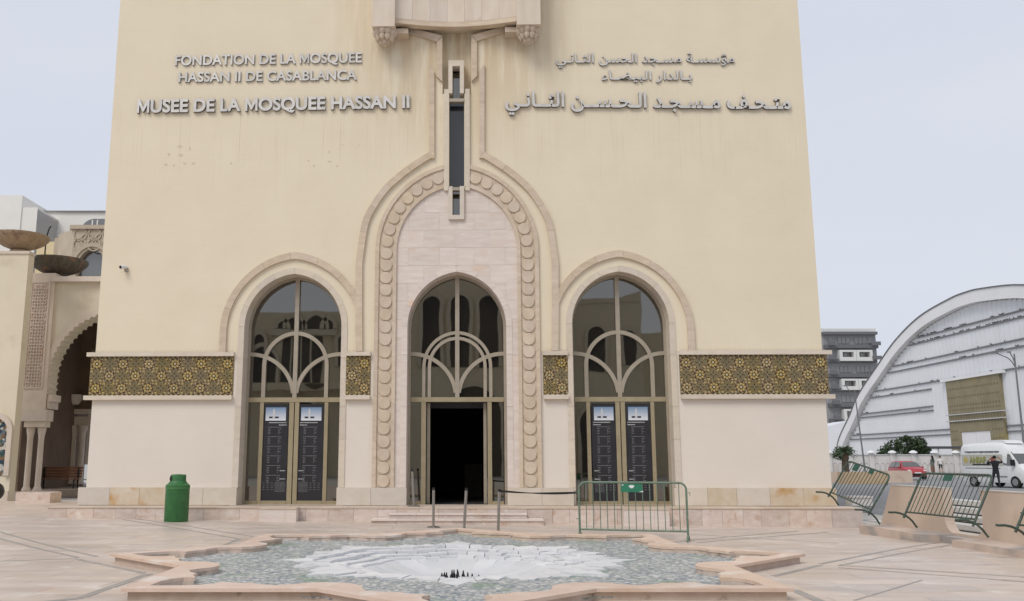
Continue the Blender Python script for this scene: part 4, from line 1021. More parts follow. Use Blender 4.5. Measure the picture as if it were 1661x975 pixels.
# zellij niche
nx0, nx1 = au(-30, 740, vp), au(10.5, 740, vp); ncx = (nx0 + nx1) / 2; nw = (nx1 - nx0) / 2; nza = az(678, vp)
m = mat('blue_zellij', (.1, .1, .1)); nt = m.node_tree; N = nt.nodes; L = nt.links; b = N['Principled BSDF']; b.inputs['Roughness'].default_value = .35
tc = N.new('ShaderNodeTexCoord'); vo = N.new('ShaderNodeTexVoronoi'); vo.inputs['Scale'].default_value = 9; L.new(tc.outputs['Object'], vo.inputs['Vector']); spc = N.new('ShaderNodeSeparateColor'); L.new(vo.outputs['Color'], spc.inputs[0])
rp = N.new('ShaderNodeValToRGB'); rp.color_ramp.interpolation = 'CONSTANT'; rp.color_ramp.elements[0].color = (.03, .05, .08, 1); rp.color_ramp.elements[1].position = .3; rp.color_ramp.elements[1].color = (.13, .16, .17, 1)
for p_, c_ in ((.5, (.45, .45, .42)), (.62, (.20, .12, .06)), (.75, (.04, .08, .07)), (.9, (.55, .5, .42))): e_ = rp.color_ramp.elements.new(p_); e_.color = (*c_, 1)
L.new(spc.outputs[0], rp.inputs[0]); L.new(rp.outputs[0], b.inputs['Base Color']); M_ZEL = m
ia = with_jambs(arch(ncx, nw, nza - nw * 1.05, nza, 10), GL + .9); oa_ = with_jambs(arch(ncx, nw + .2, nza - nw * 1.05, nza + .21, 10), GL + .9)
q = MB(); q.prism(ia, vp - .03, vp - .002); q.obj('niche_mosaic', M_ZEL, arc)
q = MB(); q.prism(oa_ + list(reversed(ia)), vp - .14, vp - .001); q.obj('niche_frame', M_ARST, arc)
# carved pier and its columns
cv = 39.5; c0, c1 = au(35.5, 555, cv), au(81.5, 555, cv); cz0, cz1 = az(665, cv), az(443, cv)
bx('carved_pier', (c0, cv, cz0), (c1, cv + .7, cz1), M_ARST, arc)
m = mat('carved_relief', (.72, .58, .49), (.62, .48, .40), rough=.85, scale=2.2, spots=[((.60, .36, .24), .6, .5)])
nt = m.node_tree; N = nt.nodes; L = nt.links; b = N['Principled BSDF']; tc = N.new('ShaderNodeTexCoord'); vo = N.new('ShaderNodeTexVoronoi'); vo.feature = 'DISTANCE_TO_EDGE'; vo.inputs['Scale'].default_value = 7
L.new(tc.outputs['Object'], vo.inputs['Vector']); bpn = N.new('ShaderNodeBump'); bpn.inputs['Strength'].default_value = 1; bpn.inputs['Distance'].default_value = .08; L.new(vo.outputs['Distance'], bpn.inputs['Height']); L.new(bpn.outputs[0], b.inputs['Normal'])
M_CARV = m
cg = MB(); pw_ = c1 - c0; x0_, x1_ = c0 + pw_ * .22, c1 - pw_ * .20
bx('carved_panel', (x0_, cv - .02, cz0 + 1.0), (x1_, cv - .001, cz1 - .45), M_CARV, arc)
# carved strapwork: rows of interlaced rings and leaves standing proud of the panel
q = MB(); z = cz0 + 1.12; row = 0; cw_ = (x1_ - x0_)
def ring(q, cx_, cz_, r0, r1, y0, y1, n=8, sq=1.0):
    A_ = [(cx_ + r1 * math.cos(2 * math.pi * k / n), cz_ + sq * r1 * math.sin(2 * math.pi * k / n)) for k in range(n)]; B_ = [(cx_ + r0 * math.cos(2 * math.pi * k / n), cz_ + sq * r0 * math.sin(2 * math.pi * k / n)) for k in range(n)]
    for k in range(n):
        j_ = (k + 1) % n; q.add([(A_[k][0], y0, A_[k][1]), (A_[j_][0], y0, A_[j_][1]), (B_[j_][0], y0, B_[j_][1]), (B_[k][0], y0, B_[k][1]), (A_[k][0], y1, A_[k][1]), (A_[j_][0], y1, A_[j_][1]), (B_[j_][0], y1, B_[j_][1]), (B_[k][0], y1, B_[k][1])], [(0, 1, 2, 3), (0, 4, 5, 1), (2, 6, 7, 3)])
while z < cz1 - .6:
    for k in range(3 + row % 2):
        cx_ = x0_ + cw_ * ((k + .5) / 3 if row % 2 == 0 else k / 3); 
        if row % 2 and k in (0, 3): continue
        ring(q, cx_, z, .05, .085, cv - .055, cv - .02, 8, 1.2)
    z += .14; row += 1
tag(q.obj('carved_strapwork', M_ARST, arc, fix=False), kind='stuff')
q = MB(); q.prism([[(x0_ - .07, cz0 + .93), (x1_ + .07, cz0 + .93), (x1_ + .07, cz1 - .38), (x0_ - .07, cz1 - .38)], [(x0_, cz0 + 1.0), (x1_, cz0 + 1.0), (x1_, cz1 - .45), (x0_, cz1 - .45)]], cv - .04, cv - .002); q.obj('panel_frame', M_ARST, arc)
bz1, bz0 = cz0, az(683, cv); bx('impost_block', (au(36, 670, cv), cv - .08, bz0), (au(77, 670, cv), cv + .6, bz1), M_ARST, arc)
bx('capital_block', (au(39, 690, cv), cv - .02, az(693, cv)), (au(73, 690, cv), cv + .5, bz0 - .002), M_ARST, arc)
def column(x, v, z0, z1, r):
    q = MB(); h = z1 - z0
    q.lathe([(r * 1.5, 0), (r * 1.5, .08), (r * 1.25, .14), (r, .2), (r * .95, h - .5), (r * 1.05, h - .46), (r * 1.0, h - .4), (r * 1.35, h - .15), (r * 1.45, h)], (x, v, z0), 16); return q.obj('column', M_ARST, arc, smooth=True)
cz_ = az(797, cv)
for px in (42.5, 60.5):
    column(au(px, 745, cv), cv + .22, cz_, az(693.5, cv), .125)
bx('column_base', (au(26, 800, cv), cv - .1, GL - .2), (au(80, 800, cv), cv + .9, cz_ - .002), M_STEP, arc)
# arch wall
av_ = 39.62; ax_l = au(88, 640, av_); acx = au(178, 600, av_); aw2 = acx - au(82, 600, av_); aza = az(508, av_); azs = az(640, av_)
top = az(458, av_)
n_s = 46; ab = arch(acx, aw2, aza - aw2 * 1.12, aza, 60); zsp = ab[0][1]
ab = [(acx - aw2, azs + (zsp - azs) * k / 10) for k in range(10)] + ab + [(acx + aw2, azs + (zsp - azs) * k / 10) for k in reversed(range(10))]
def scallop(line, n, dep):
    P = resample(line, n * 4); out = []
    for i, p in enumerate(P):
        a_ = Vector(P[max(0, i - 1)]); b_ = Vector(P[min(len(P) - 1, i + 1)]); d_ = (b_ - a_).normalized(); nn = Vector((-d_.y, d_.x))
        k = abs(math.sin(math.pi * i / 4)); out.append((p[0] + nn.x * dep * k, p[1] + nn.y * dep * k))
    return out
sc_ = scallop(ab, 36, .10)
wl = [(au(79, 600, av_), azs)] + sc_ + [(acx + aw2, GL - .1), (acx + aw2 + 4, GL - .1), (acx + aw2 + 4, top), (au(79, 600, av_), top)]
q = MB(); q.prism(wl, av_, av_ + .9); q.obj('arch_wall', M_AR, arc)
o1_ = scallop(ab, 36, .10); ln_ = resample(ab, 36 * 4); o2_ = offset(ln_, .36)
q = MB(); q.prism(o2_ + list(reversed(o1_)), av_ - .06, av_ - .001); q.obj('scalloped_archivolt', M_ARST, arc)
bx('arch_ledge', (au(86, 455, av_), av_ - .25, top), (acx + aw2 + 4, av_ + 1.2, az(450, av_)), M_ARST, arc)
bx('corbel', (au(77, 650, av_), av_ - .03, azs - .30), (au(84, 650, av_), av_ + .9, azs), M_ARST, arc); bx('corbel', (au(77, 650, av_), av_ - .02, azs - .62), (au(80.5, 650, av_), av_ + .9, azs - .301), M_ARST, arc)
# passage behind
bx('passage_floor', (au(20, 700, cv), cv + 1.3, GL - .1), (-12.5, 56, .32), mat('passage_paving', (.35, .28, .23), rough=.6), arc)
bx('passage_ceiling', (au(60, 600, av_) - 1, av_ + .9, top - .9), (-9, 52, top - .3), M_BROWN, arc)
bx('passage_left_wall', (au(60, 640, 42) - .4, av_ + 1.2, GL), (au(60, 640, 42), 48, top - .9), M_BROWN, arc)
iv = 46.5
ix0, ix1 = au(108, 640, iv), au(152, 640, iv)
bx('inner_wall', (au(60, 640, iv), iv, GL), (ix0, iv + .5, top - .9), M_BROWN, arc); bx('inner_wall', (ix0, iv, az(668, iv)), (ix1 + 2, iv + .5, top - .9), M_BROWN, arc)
bx('inner_lintel', (au(101, 670, iv), iv - .3, az(672, iv)), (ix1 + 1, iv - .002, az(664, iv)), M_ARST, arc); bx('inner_lintel', (au(104, 680, iv), iv - .2, az(690, iv)), (ix1 + 1, iv - .002, az(676, iv)), M_ARST, arc)
q = MB(); q.lathe([(.0, -.55), (.30, -.5), (.42, -.3), (.46, 0), (.42, 0), (.30, -.3)], (au(123, 640, iv), iv - .3, az(641, iv)), 20); q.obj('wall_basin', M_ARST, arc, smooth=True)
for px in (118, 133): column(au(px, 740, iv), iv - .15, az(785, iv), az(690.5, iv), .17)
# courtyard beyond: sunlit lawn strip and pale wall
tag(bx('lawn', (-26, 34, .33), (-14, 44, .36), mat('lawn_green', (.06, .12, .03), rough=.9)), kind='structure'); 
t = thing('garden_wall', 'pale low wall and dark shade-coloured upper face glimpsed beyond the arcade passage', 'wall', W(0, 0), YAW)
bx('wall_face', (-40, 66, 0), (-20, 66.4, 1.3), M_WHITE, t); bx('wall_face', (-40, 66.5, 1.3), (-20, 66.8, 6), mat('shaded_grey', (.16, .13, .10)), t)  # upper face is coloured dark to stand for shade
# stone trough and bench, ball
t = thing('stone_trough', 'small square pink stone planter trough before the arcade columns', 'planter', W(*Gd(62, 818, .1), .1), YAW)
q = MB(); q.prism([[(-.6, -.45), (.6, -.45), (.6, .45), (-.6, .45)], [(-.38, -.28), (.38, -.28), (.38, .28), (-.38, .28)]], 0, .42, 'z'); q.obj('trough_wall', M_STEP, t); bx('trough_bottom', (-.379, -.279, .0), (.379, .279, .25), M_DARK, t)
t = thing('wooden_bench', 'brown slatted wooden bench in the shade of the arcade passage', 'bench', W(au(96, 770, 43), 43, .32), YAW)
M_WOOD = mat('bench_wood', (.24, .11, .055), (.17, .075, .04), rough=.6, scale=3, stretch=(1, 6, 6))
for k in range(4): bx('back_slat', (-.95, .25 + .03 * k, .50 + .13 * k), (.95, .28 + .03 * k, .60 + .13 * k), M_WOOD, t)
for k in range(4): bx('seat_slat', (-.95, -.25 + .12 * k, .42), (.95, -.16 + .12 * k, .45), M_WOOD, t)
for x in (-.8, .8):
    bx('leg', (x - .03, -.25, 0), (x + .03, -.19, .42), M_BLACKM, t); bx('leg', (x - .03, .20, 0), (x + .03, .245, .98), M_BLACKM, t)
q = MB(); q.ball((0, 0, .35), .35, 20, 12); o = q.obj('stone_ball', mat('dark_ball', (.05, .045, .04), rough=.4), smooth=True); o.location = W(au(-9, 800, 35), 35, .1); tag(o, 'dark round bollard ball cut by the left edge of the photo', 'bollard')

# stone bowls on top
def bowl(label, px, py_rim, pxw, v, m, foot):
    u, z = Av(px, py_rim + 5, v); r = pxw / FOC * v * .5; foot -= 5 / FOC * v; t = thing('stone_basin', label, 'basin', W(u, v, z), YAW)
    q = MB(); q.lathe([(r * .3, -r * .50), (r * .60, -r * .38), (r * .82, -r * .25), (r * .95, -r * .12), (r, -.04), (r, .03), (r * .96, .03), (r * .8, -r * .18), (0, -r * .3)], n=48, flute=.006, nf=24); q.obj('bowl', m, t, smooth=True)
    q = MB(); q.lathe([(r * .34, -foot), (r * .34, -foot + .1), (r * .26, -foot + .16), (r * .28, -r * .49)], n=24); q.obj('foot', m, t, smooth=True); return t
M_B1 = mat('tan_basin', (.42, .31, .20), (.30, .22, .15), rough=.7, scale=3, stretch=(2, 2, .4), spots=[((.20, .13, .09), 2, .55)])
M_B2 = mat('dark_basin', (.135, .12, .09), (.08, .07, .055), rough=.7, scale=3, stretch=(2, 2, .4), spots=[((.25, .13, .08), 2, .58)])
bowl('large tan stone basin on top of the left pier', 34, 379, 90, 37.6, M_B1, az(379, 37.6) - az(411, 37.6)); bowl('dark weathered stone basin on the carved pier beside the tan one', 95, 419, 94, 40.4, M_B2, az(419, 40.4) - az(447, 40.4))

# turret and white building behind
t = thing('arcade_turret', 'tan octagonal turret with arched window and scale carving behind the basins', 'turret', W(0, 0), YAW)
tv = 55; M_TUR = mat('turret_stone', (.52, .44, .34), (.45, .37, .28), rough=.85, scale=1.5)
x0_, x1_ = au(116, 420, tv), au(162, 420, tv); ztop = az(372, tv); zlo = 8
tw = arch(au(148, 430, tv), au(148, 430, tv) - au(125, 430, tv), az(432, tv), az(403, tv), 12)
lp = [(x0_, zlo)] + [(tw[0][0], zlo)] + tw + [(tw[-1][0], zlo), (x1_ + 2, zlo), (x1_ + 2, ztop), (x0_, ztop)]
q = MB(); q.prism(lp, tv, tv + .8); q.obj('front_face', M_TUR, t)
q = MB(); q.prism([(x0_, tv), (x0_ - 1.5, tv + 1.3), (x0_ - 1.5, tv + 5), (x0_, tv + 5)], zlo, ztop, 'z'); q.obj('side_face', M_TUR, t)
bx('turret_pane', (tw[0][0], tv + .4, zlo), (tw[-1][0], tv + .45, az(403, tv)), M_BGGL, t)
bx('turret_cap', (x0_ - .2, tv - .15, ztop), (x1_ + 2, tv + 2, ztop + .25), M_TUR, t)
q = MB()
for r_ in range(3):
    for k in range(4):
        cx_ = x0_ + .45 + k * .9 + (.45 if r_ % 2 else 0); czz = ztop - 1.0 + r_ * .33
        ring(q, cx_, czz, .36, .44, tv - .06, tv, 14)
ring(q, (tw[0][0] + tw[-1][0]) / 2, az(432, tv), 1.05, 1.25, tv - .08, tv, 20, 1.2)
tag(q.obj('scale_carving', M_TUR, t, fix=False), kind='stuff')
bx('block', (au(58, 420, 60), 60, 7), (au(92, 420, 60), 64, az(392, 60)), stucco('yellow_block', (.72, .60, .38), (.68, .56, .35)), t); bx('block', (au(86, 420, 57), 57, 7), (au(106, 420, 57), 61, az(386, 57)), M_TUR, t)
t = thing('white_annex', 'plain white stepped building rising behind the turret at far left', 'building', W(0, 0), YAW)
M_WAN = mat('white_annex_render', (.80, .77, .72), (.76, .73, .68), rough=.9, scale=.5)
v_ = 75
bx('wall', (au(-80, 350, v_), v_ + 2, 0), (au(15, 350, v_), v_ + 10, az(317, v_ + 2)), M_WAN, t); bx('wall', (au(15, 350, v_), v_ + 2.1, 0), (au(41, 350, v_), v_ + 10, az(336, v_ + 2)), M_WAN, t)
q = MB(); q.prism([(au(41, 350, v_), v_ + 2.1), (au(58, 350, v_ + 5), v_ + 2.6), (au(58, 350, v_ + 5), v_ + 12), (au(41, 350, v_), v_ + 12)], 0, az(339, v_ + 2), 'z'); q.obj('wall', M_WAN, t)
bx('wall', (au(58, 350, v_ + 5), v_ + 6.2, 0), (au(230, 350, v_ + 5), v_ + 16, az(343, v_ + 6)), M_WAN, t)
bx('coping', (au(58, 350, v_ + 5), v_ + 6.0, az(343, v_ + 6)), (au(230, 350, v_ + 5), v_ + 16, az(341.5, v_ + 6)), mat('grey_coping', (.35, .34, .33)), t)
vv = v_ + 6; q = MB(); q.prism(arch(au(158, 370, vv), au(158, 370, vv) - au(130, 370, vv), az(376, vv), az(355, vv), 12), vv + .1, vv + .19); q.obj('arched_window', M_BGGL, t)
q = MB(); q.prism(arch(au(119, 372, vv), au(119, 372, vv) - au(111, 372, vv), az(378, vv), az(369, vv), 8), vv + .1, vv + .19); q.obj('arched_window', M_BGGL, t)
for px in (148, 156): bx('window_bar', (au(px, 370, vv), vv + .02, az(376, vv)), (au(px, 370, vv) + .12, vv + .09, az(357, vv)), M_WAN, t)
t = thing('antenna_spike', 'thin bent metal spike standing up behind the tan basin', 'antenna', W(*[Av(75, 385, 45)[0], 45], 9)); q = MB(); z_ = az(386, 45); q.tube([(0, 0, 0), (0, 0, z_ - 9), (.12, 0, z_ - 9 + .5), (.2, 0, z_ - 9 + .62)], .035, 6); q.obj('rod', M_BLACKM, t)

# ================================================================== THE HANGAR HALL
UH = 66.0
hall = thing('arched_hall', 'huge white arched exhibition hall with ribbed cladding and golden lattice gate', 'hall', W(UH, 0), YAW)
M_CLAD = mat('white_cladding', (.72, .735, .76), (.67, .685, .71), rough=.6, scale=.25, spec=.4, spots=[((.62, .63, .64), .12, .6)])
M_RING = mat('white_arch_ring', (.76, .76, .77), (.70, .70, .71), rough=.55, scale=.3)
M_GREYL = mat('grey_ledge', (.52, .525, .53), (.46, .465, .47), rough=.7)
M_GOLD = mat('gold_lattice', (.27, .235, .15), (.22, .19, .12), rough=.7, scale=.6, spots=[((.33, .27, .09), .35, .6)])
oc = [(1661, 460), (1600, 466), (1550, 485), (1500, 514), (1460, 553), (1430, 595), (1400, 640), (1385, 675), (1366, 718)]
A0 = 114.0; half = [Hu(a_, b_, UH) for a_, b_ in oc]; half = [p_ for p_ in half if p_[0] > A0 - .1]
half = [(A0, max(p_[1] for p_ in half) + .15)] + [p_ for p_ in half if p_[0] > A0 + 3]; half.append((half[-1][0] + 1.6, 0))
hc = smooth_curve(half, 6)
full_ = [(2 * A0 - a_, b_) for a_, b_ in reversed(hc)] + hc[1:]
ins = [(p_[0] , p_[1]) for p_ in offset(full_, -1.5)]; ins = [(a_, max(b_, 0)) for a_, b_ in ins]
q = MB(); q.prism(full_ + list(reversed(ins)), -.7, 0.0, 'x'); q.obj('arch_ring', M_RING, hall)
q = MB(); o2 = offset(full_, .16); q.prism([(a_, max(b_, 0)) for a_, b_ in o2] + list(reversed(full_)), -.8, .5, 'x'); q.obj('roof_edge', mat('dark_roof_edge', (.16, .16, .17)), hall)
q = MB(); q.prism([(a_, b_) for a_, b_ in full_] + list(reversed(ins)), .001, 60, 'x'); q.obj('vault', M_RING, hall)
q = MB(); q.prism(ins, .3, .5, 'x'); q.obj('end_wall', M_CLAD, hall)
def zin(v):                                     # height of the opening's edge at v
    for (a0, b0), (a1, b1) in zip(ins, ins[1:]):
        if min(a0, a1) <= v <= max(a0, a1) and abs(a1 - a0) > 1e-6: return b0 + (b1 - b0) * (v - a0) / (a1 - a0)
    return 0
vmin = min(p_[0] for p_ in ins); vmax = max(p_[0] for p_ in ins)
gv1, gv0 = Hu(1540, 650, UH)[0], Hu(1628, 650, UH)[0]; gz1 = Hu(1540, 619, UH)[1]
q = MB(); v = vmin + .5
while v < vmax - 1:
    zt_ = min(zin(v), zin(v + .95)) - .02
    if zt_ > .3: q.box((.12, v, 0), (.299, v + .965, zt_))
    v += 1.0
tag(q.obj('cladding_panels', M_CLAD, hall), kind='stuff')
M_LEDGE = mat('ledge_painted_shade', (.20, .20, .21), (.16, .16, .17), rough=.7)  # dark colour paints in the shade of the ledge undersides
def ledge(px, py, v0=None, v1=None):
    z = Hu(px, py, UH)[1]; lo = None; hi = None; v = vmin
    while v < vmax:
        if zin(v) > z + .25: lo = v if lo is None else lo; hi = v
        v += .2
    a_ = lo if v0 is None else v0; b_ = hi if v1 is None else v1
    bx('ledge', (-.06, a_, z - .17), (.095, b_, z), M_LEDGE, hall); return z, a_, b_
e1 = Hu(1511, 640, UH)[0]
LG = [ledge(1565, 526.5), ledge(1565, 536.5), ledge(1550, 571.5), ledge(1550, 582), ledge(1530, 615.5), ledge(1480, 634.5, v0=e1), ledge(1480, 661.5, v0=e1), ledge(1480, 668, v0=e1),
      ledge(1459, 700.5, v0=gv1), ledge(1459, 708, v0=gv1)]
z_ = LG[8][0]
for zz in (LG[8][0], LG[9][0]): bx('ledge', (-.06, vmin + 2, zz - .17), (.095, gv0, zz), M_LEDGE, hall)
dv1, dv0 = Hu(1562, 700, UH)[0], Hu(1610, 700, UH)[0]; dz = Hu(1562, 701, UH)[1]
q = MB(); q.prism([(gv0, 0), (dv0, 0), (dv0, dz), (dv1, dz), (dv1, 0), (gv1, 0), (gv1, gz1), (gv0, gz1)], -.30, .118, 'x'); gate = q.obj('lattice_gate', M_GOLD, hall)
q = MB(); M_GOLDD = mat('gold_lattice_dark', (.19, .16, .10), rough=.8)
vv_ = gv0 + .3
while vv_ < gv1:
    zz = .3
    while zz < gz1 - .2:
        if not (dv0 - .2 < vv_ < dv1 + .2 and zz < dz + .3):
            if (5.9 < zz < 8.1) or int(zz / .55) % 2: q.box((-.34, vv_, zz), (-.301, vv_ + .22, zz + .2))
        zz += .55
    vv_ += .62
tag(q.obj('lattice_holes', M_GOLDD, gate), kind='stuff')
bx('gate_lintel', (-.5, gv0 - 1.0, gz1), (.118, gv1 + 1.0, gz1 + .35), M_RING, gate)
for z_ in (gz1 * .55, gz1 * .62): bx('gate_rail', (-.5, gv0 - 1.2, z_), (-.342, gv1 + .3, z_ + .12), M_GREYL, gate)
for a_, b_ in ((dv0, (dv0 + dv1) / 2 - .03), ((dv0 + dv1) / 2 + .03, dv1)): bx('gate_leaf', (-.2, a_, 0), (-.1, b_, dz - .02), M_RING, gate)
# pigeons along the ledges
pq = MB(); pq.ball((0, 0, .10), (.09, .17, .09), 8, 5); pq.ball((0, .15, .22), (.05, .055, .055), 6, 4); pq.tube([(0, -.13, .1), (0, -.30, .07)], [.05, .02], 6); pq.tube([(.02, 0, .04), (.02, 0, -.0)], .01, 4); pq.tube([(-.02, 0, .04), (-.02, 0, 0)], .01, 4)
pme = pq.mesh('pigeon', mat('pigeon_grey', (.07, .07, .08)), True)
dens = [34, 42, 12, 11, 8, 6, 2, 1, 5, 2]; cnt = 0
where = ['upper rail of the topmost ledge', 'lower rail of the topmost ledge', 'upper rail of the second ledge', 'lower rail of the second ledge', 'third ledge above the golden gate', 'short ledge left of the golden gate', 'upper rail of the short lower ledge', 'lower rail of the short lower ledge', 'upper rail of the lowest ledge', 'lower rail of the lowest ledge']
for (z, a_, b_), n_, wh in zip(LG, dens, where):
    lo_ = max(a_, 103.5); k = 0
    while k < n_:
        c_ = rnd.uniform(lo_, b_ - 1)
        for r_ in range(min(n_ - k, rnd.choice((1, 1, 2, 4)))):
            o = link('pigeon', pme, None, W(UH - .3, 0) + Vector((0, 0, 0))); p_ = W(UH - .02, min(b_ - .3, c_ + r_ * .42), z); o.location = p_; o.rotation_euler = (0, 0, rnd.uniform(0, 6.28)); o.scale = (.75, .75, .75)
            tag(o, 'dark pigeon perched on the ' + wh + ' of the arched hall', 'pigeon', 'pigeons on the ' + wh); k += 1

# fence wall before the hall
FV = 97.0
fence = thing('boundary_wall', 'long white boundary wall with domed pillar caps before the arched hall', 'wall', W(0, FV), YAW)
M_FW = mat('fence_white', (.62, .60, .59), (.54, .52, .51), rough=.85, scale=.8, spots=[((.50, .44, .40), .5, .6)])
fx0, fx1 = Av(1325, 750, FV)[0], Av(1760, 750, FV)[0]; fz = Av(1480, 738.5, FV)[1]
bx('wall_panel', (fx0, 0, -.1), (fx1, .3, fz), M_FW, fence); bx('wall_coping', (fx0, -.08, fz), (fx1, .38, fz + .1), M_GREYL, fence)
sp0 = Av(1413, 740, FV)[0]; spc_ = Av(1447.2, 740, FV)[0] - sp0
q0 = MB(); q0.box((-.25, -.15, 0), (.25, -.001, fz + .22)); pm_ = q0.mesh('pillar', M_FW)
q1 = MB(); q1.lathe([(.42, 0), (.42, .07), (.34, .18), (.15, .27), (.0, .29)], n=14); cm_ = q1.mesh('pillar_cap', M_WHITE, True)
q2 = MB()
for k in (-1, 0, 1):
    c_ = k * .56; A_ = with_jambs(arch(c_, .20, 1.05, 1.33, 5), .35); B_ = with_jambs(arch(c_, .25, 1.05, 1.39, 5), .35); q2.prism(B_ + list(reversed(A_)), -.05, -.001)
am_ = q2.mesh('arch_relief', M_FW)
k = -3
while sp0 + k * spc_ < fx1:
    x = sp0 + k * spc_; link('pillar', pm_, fence, (x, 0, 0)); link('pillar_cap', cm_, fence, (x, -.05, fz + .221)); link('arch_relief', am_, fence, (x + spc_ / 2, 0, 0)); k += 1

q = MB(); a = [W(30, 88), W(110, 88), W(110, 96.7), W(30, 96.7)]; q.prism([(p.x, p.y) for p in a], -.01, .26, 'z'); tag(q.obj('sidewalk', M_FARG), kind='structure')
# canopy and bush behind the wall
t = thing('flat_canopy', 'dark flat canopy over blue sheeting behind the boundary wall', 'canopy', W(Av(1515, 735, 101)[0], 101), YAW)
x0_, x1_ = Av(1486, 730, 101)[0] - Av(1515, 735, 101)[0], Av(1600, 730, 101)[0] - Av(1515, 735, 101)[0]; zc = Av(1515, 726, 101)[1]
bx('canopy_roof', (x0_, 0, zc - .12), (x1_, 2.5, zc + .14), mat('canopy_dark', (.10, .10, .11)), t); bx('sheeting', (x0_ + .2, .5, 1.5), (x0_ + 2.0, .55, zc - .13), mat('blue_sheet', (.28, .36, .43)), t)
for k in range(4): bx('canopy_post', (x0_ + .1 + k * 2.4, .1, 0), (x0_ + .2 + k * 2.4, .2, zc - .13), M_GREYL, t)

def leaf_crown(q, c, r, n, s, seed, mats=2, squash=.8):
    r_ = random.Random(seed)
    for i in range(n):
        while True:
            p = Vector((r_.uniform(-1, 1), r_.uniform(-1, 1), r_.uniform(-1, 1)))
            if .35 < p.length < 1: break
        p = p * (.75 + .35 * r_.random()); e = Vector((c[0] + p.x * r, c[1] + p.y * r, c[2] + p.z * r * squash))
        a = Vector((r_.uniform(-1, 1), r_.uniform(-1, 1), r_.uniform(-.5, .9))).normalized(); b_ = a.cross(Vector((r_.uniform(-1, 1), r_.uniform(-1, 1), r_.uniform(-1, 1)))).normalized()
        k = s * r_.uniform(.6, 1.3)
        q.add([e - a * k, e + b_ * k * .45, e + a * k, e - b_ * k * .45], [(0, 1, 2, 3)], r_.randrange(mats))
M_LF = [mat('leaf_dark', (.035, .06, .025), (.025, .045, .018), rough=.6, spec=.4), mat('leaf_mid', (.065, .10, .04), (.05, .08, .03), rough=.6, spec=.4)]
M_BARK = mat('bark', (.14, .10, .07), (.09, .065, .045), rough=.9, scale=6, bump=.5)
tu, tz = Av(1468, 735, 100.5); t = thing('bushy_tree', 'wide dark green bushy tree behind the white boundary wall', 'tree', W(tu, 100.5), YAW)
q = MB(); r_ = random.Random(5)
clumps = [(-2.1, .0, 2.5, .85), (-1.1, .3, 3.1, 1.0), (0, 0, 3.3, 1.15), (.9, -.3, 3.1, 1.0), (1.7, .1, 3.6, .8), (2.1, .2, 2.8, .8), (-.5, -.3, 2.4, 1.1), (.7, .3, 2.3, 1.1), (-2.7, 0, 2.1, .5), (1.7, -.2, 2.2, .8), (.4, .0, 3.9, .5)]
for k, (a_, b_, c_, d_) in enumerate(clumps): leaf_crown(q, (a_, b_, c_), d_, 420, .15, k)
q.obj('crown', M_LF, t, fix=False)
q = MB(); q.tube([(0, 0, 0), (.05, 0, 1), (.2, 0, 2)], [.16, .13, .1], 8); q.tube([(.05, 0, 1), (-.8, 0, 2.2), (-1.4, 0, 2.8)], [.09, .06, .03], 6); q.tube([(.1, 0, 1.2), (1.1, 0, 2.4), (1.6, 0, 3.1)], [.09, .06, .03], 6); q.obj('trunk', M_BARK, t, smooth=True)
tu, tz = Av(1352, 730, 92); t = thing('dark_shrub', 'dark green shrub showing at the museum corner beside the palm', 'shrub', W(tu - .1, 90), YAW)
q = MB(); leaf_crown(q, (0, 0, 2.2), .9, 500, .15, 31); leaf_crown(q, (.7, 0, 2.5), .6, 250, .14, 32); q.obj('crown', M_LF, t, fix=False); q = MB(); q.tube([(0, 0, 0), (.1, 0, 1.6)], [.12, .08], 6); q.obj('trunk', M_BARK, t)
# palm
pu, _ = Av(1372, 750, 80); t = thing('small_palm', 'small palm with shaggy trunk near the street lamp at the museum corner', 'palm tree', W(pu, 80), YAW)
q = MB(); q.tube([(0, 0, 0), (.03, 0, .8), (0, 0, 1.7), (.02, 0, 2.3)], [.17, .2, .24, .2], 10); 
for i in range(60):
    a_ = rnd.uniform(0, 6.28); z = rnd.uniform(.3, 2.2); q.add([(.2 * math.cos(a_), .2 * math.sin(a_), z), (.2 * math.cos(a_ + .4), .2 * math.sin(a_ + .4), z), (.30 * math.cos(a_ + .2), .30 * math.sin(a_ + .2), z + .16)], [(0, 1, 2)])
q.obj('trunk', M_BARK, t)
for k in range(26):
    a_ = k * 2.4; el = R(70 - 80 * (k / 26)); Lf = 1.15; q = MB(); P = []
    for i in range(7):
        s_ = i / 6; dd = Lf * s_; P.append(Vector((math.cos(a_) * dd * math.cos(el), math.sin(a_) * dd * math.cos(el), 2.3 + dd * math.sin(el) - .5 * s_ * s_)))
    for i in range(6):
        d_ = (P[i + 1] - P[i]).normalized(); sd_ = d_.cross(Vector((0, 0, 1))).normalized()
        for sg in (-1, 1):
            for kk in range(3):
                b0_ = P[i].lerp(P[i + 1], kk / 3); ln = .34 * (1 - abs(i - 2) / 7); tip = b0_ + sd_ * sg * ln * .7 + d_ * ln * .6 - Vector((0, 0, .06)); q.add([b0_, b0_ + d_ * .05, tip], [(0, 1, 2)])
    q.obj('frond', M_LF[1], t, fix=False)

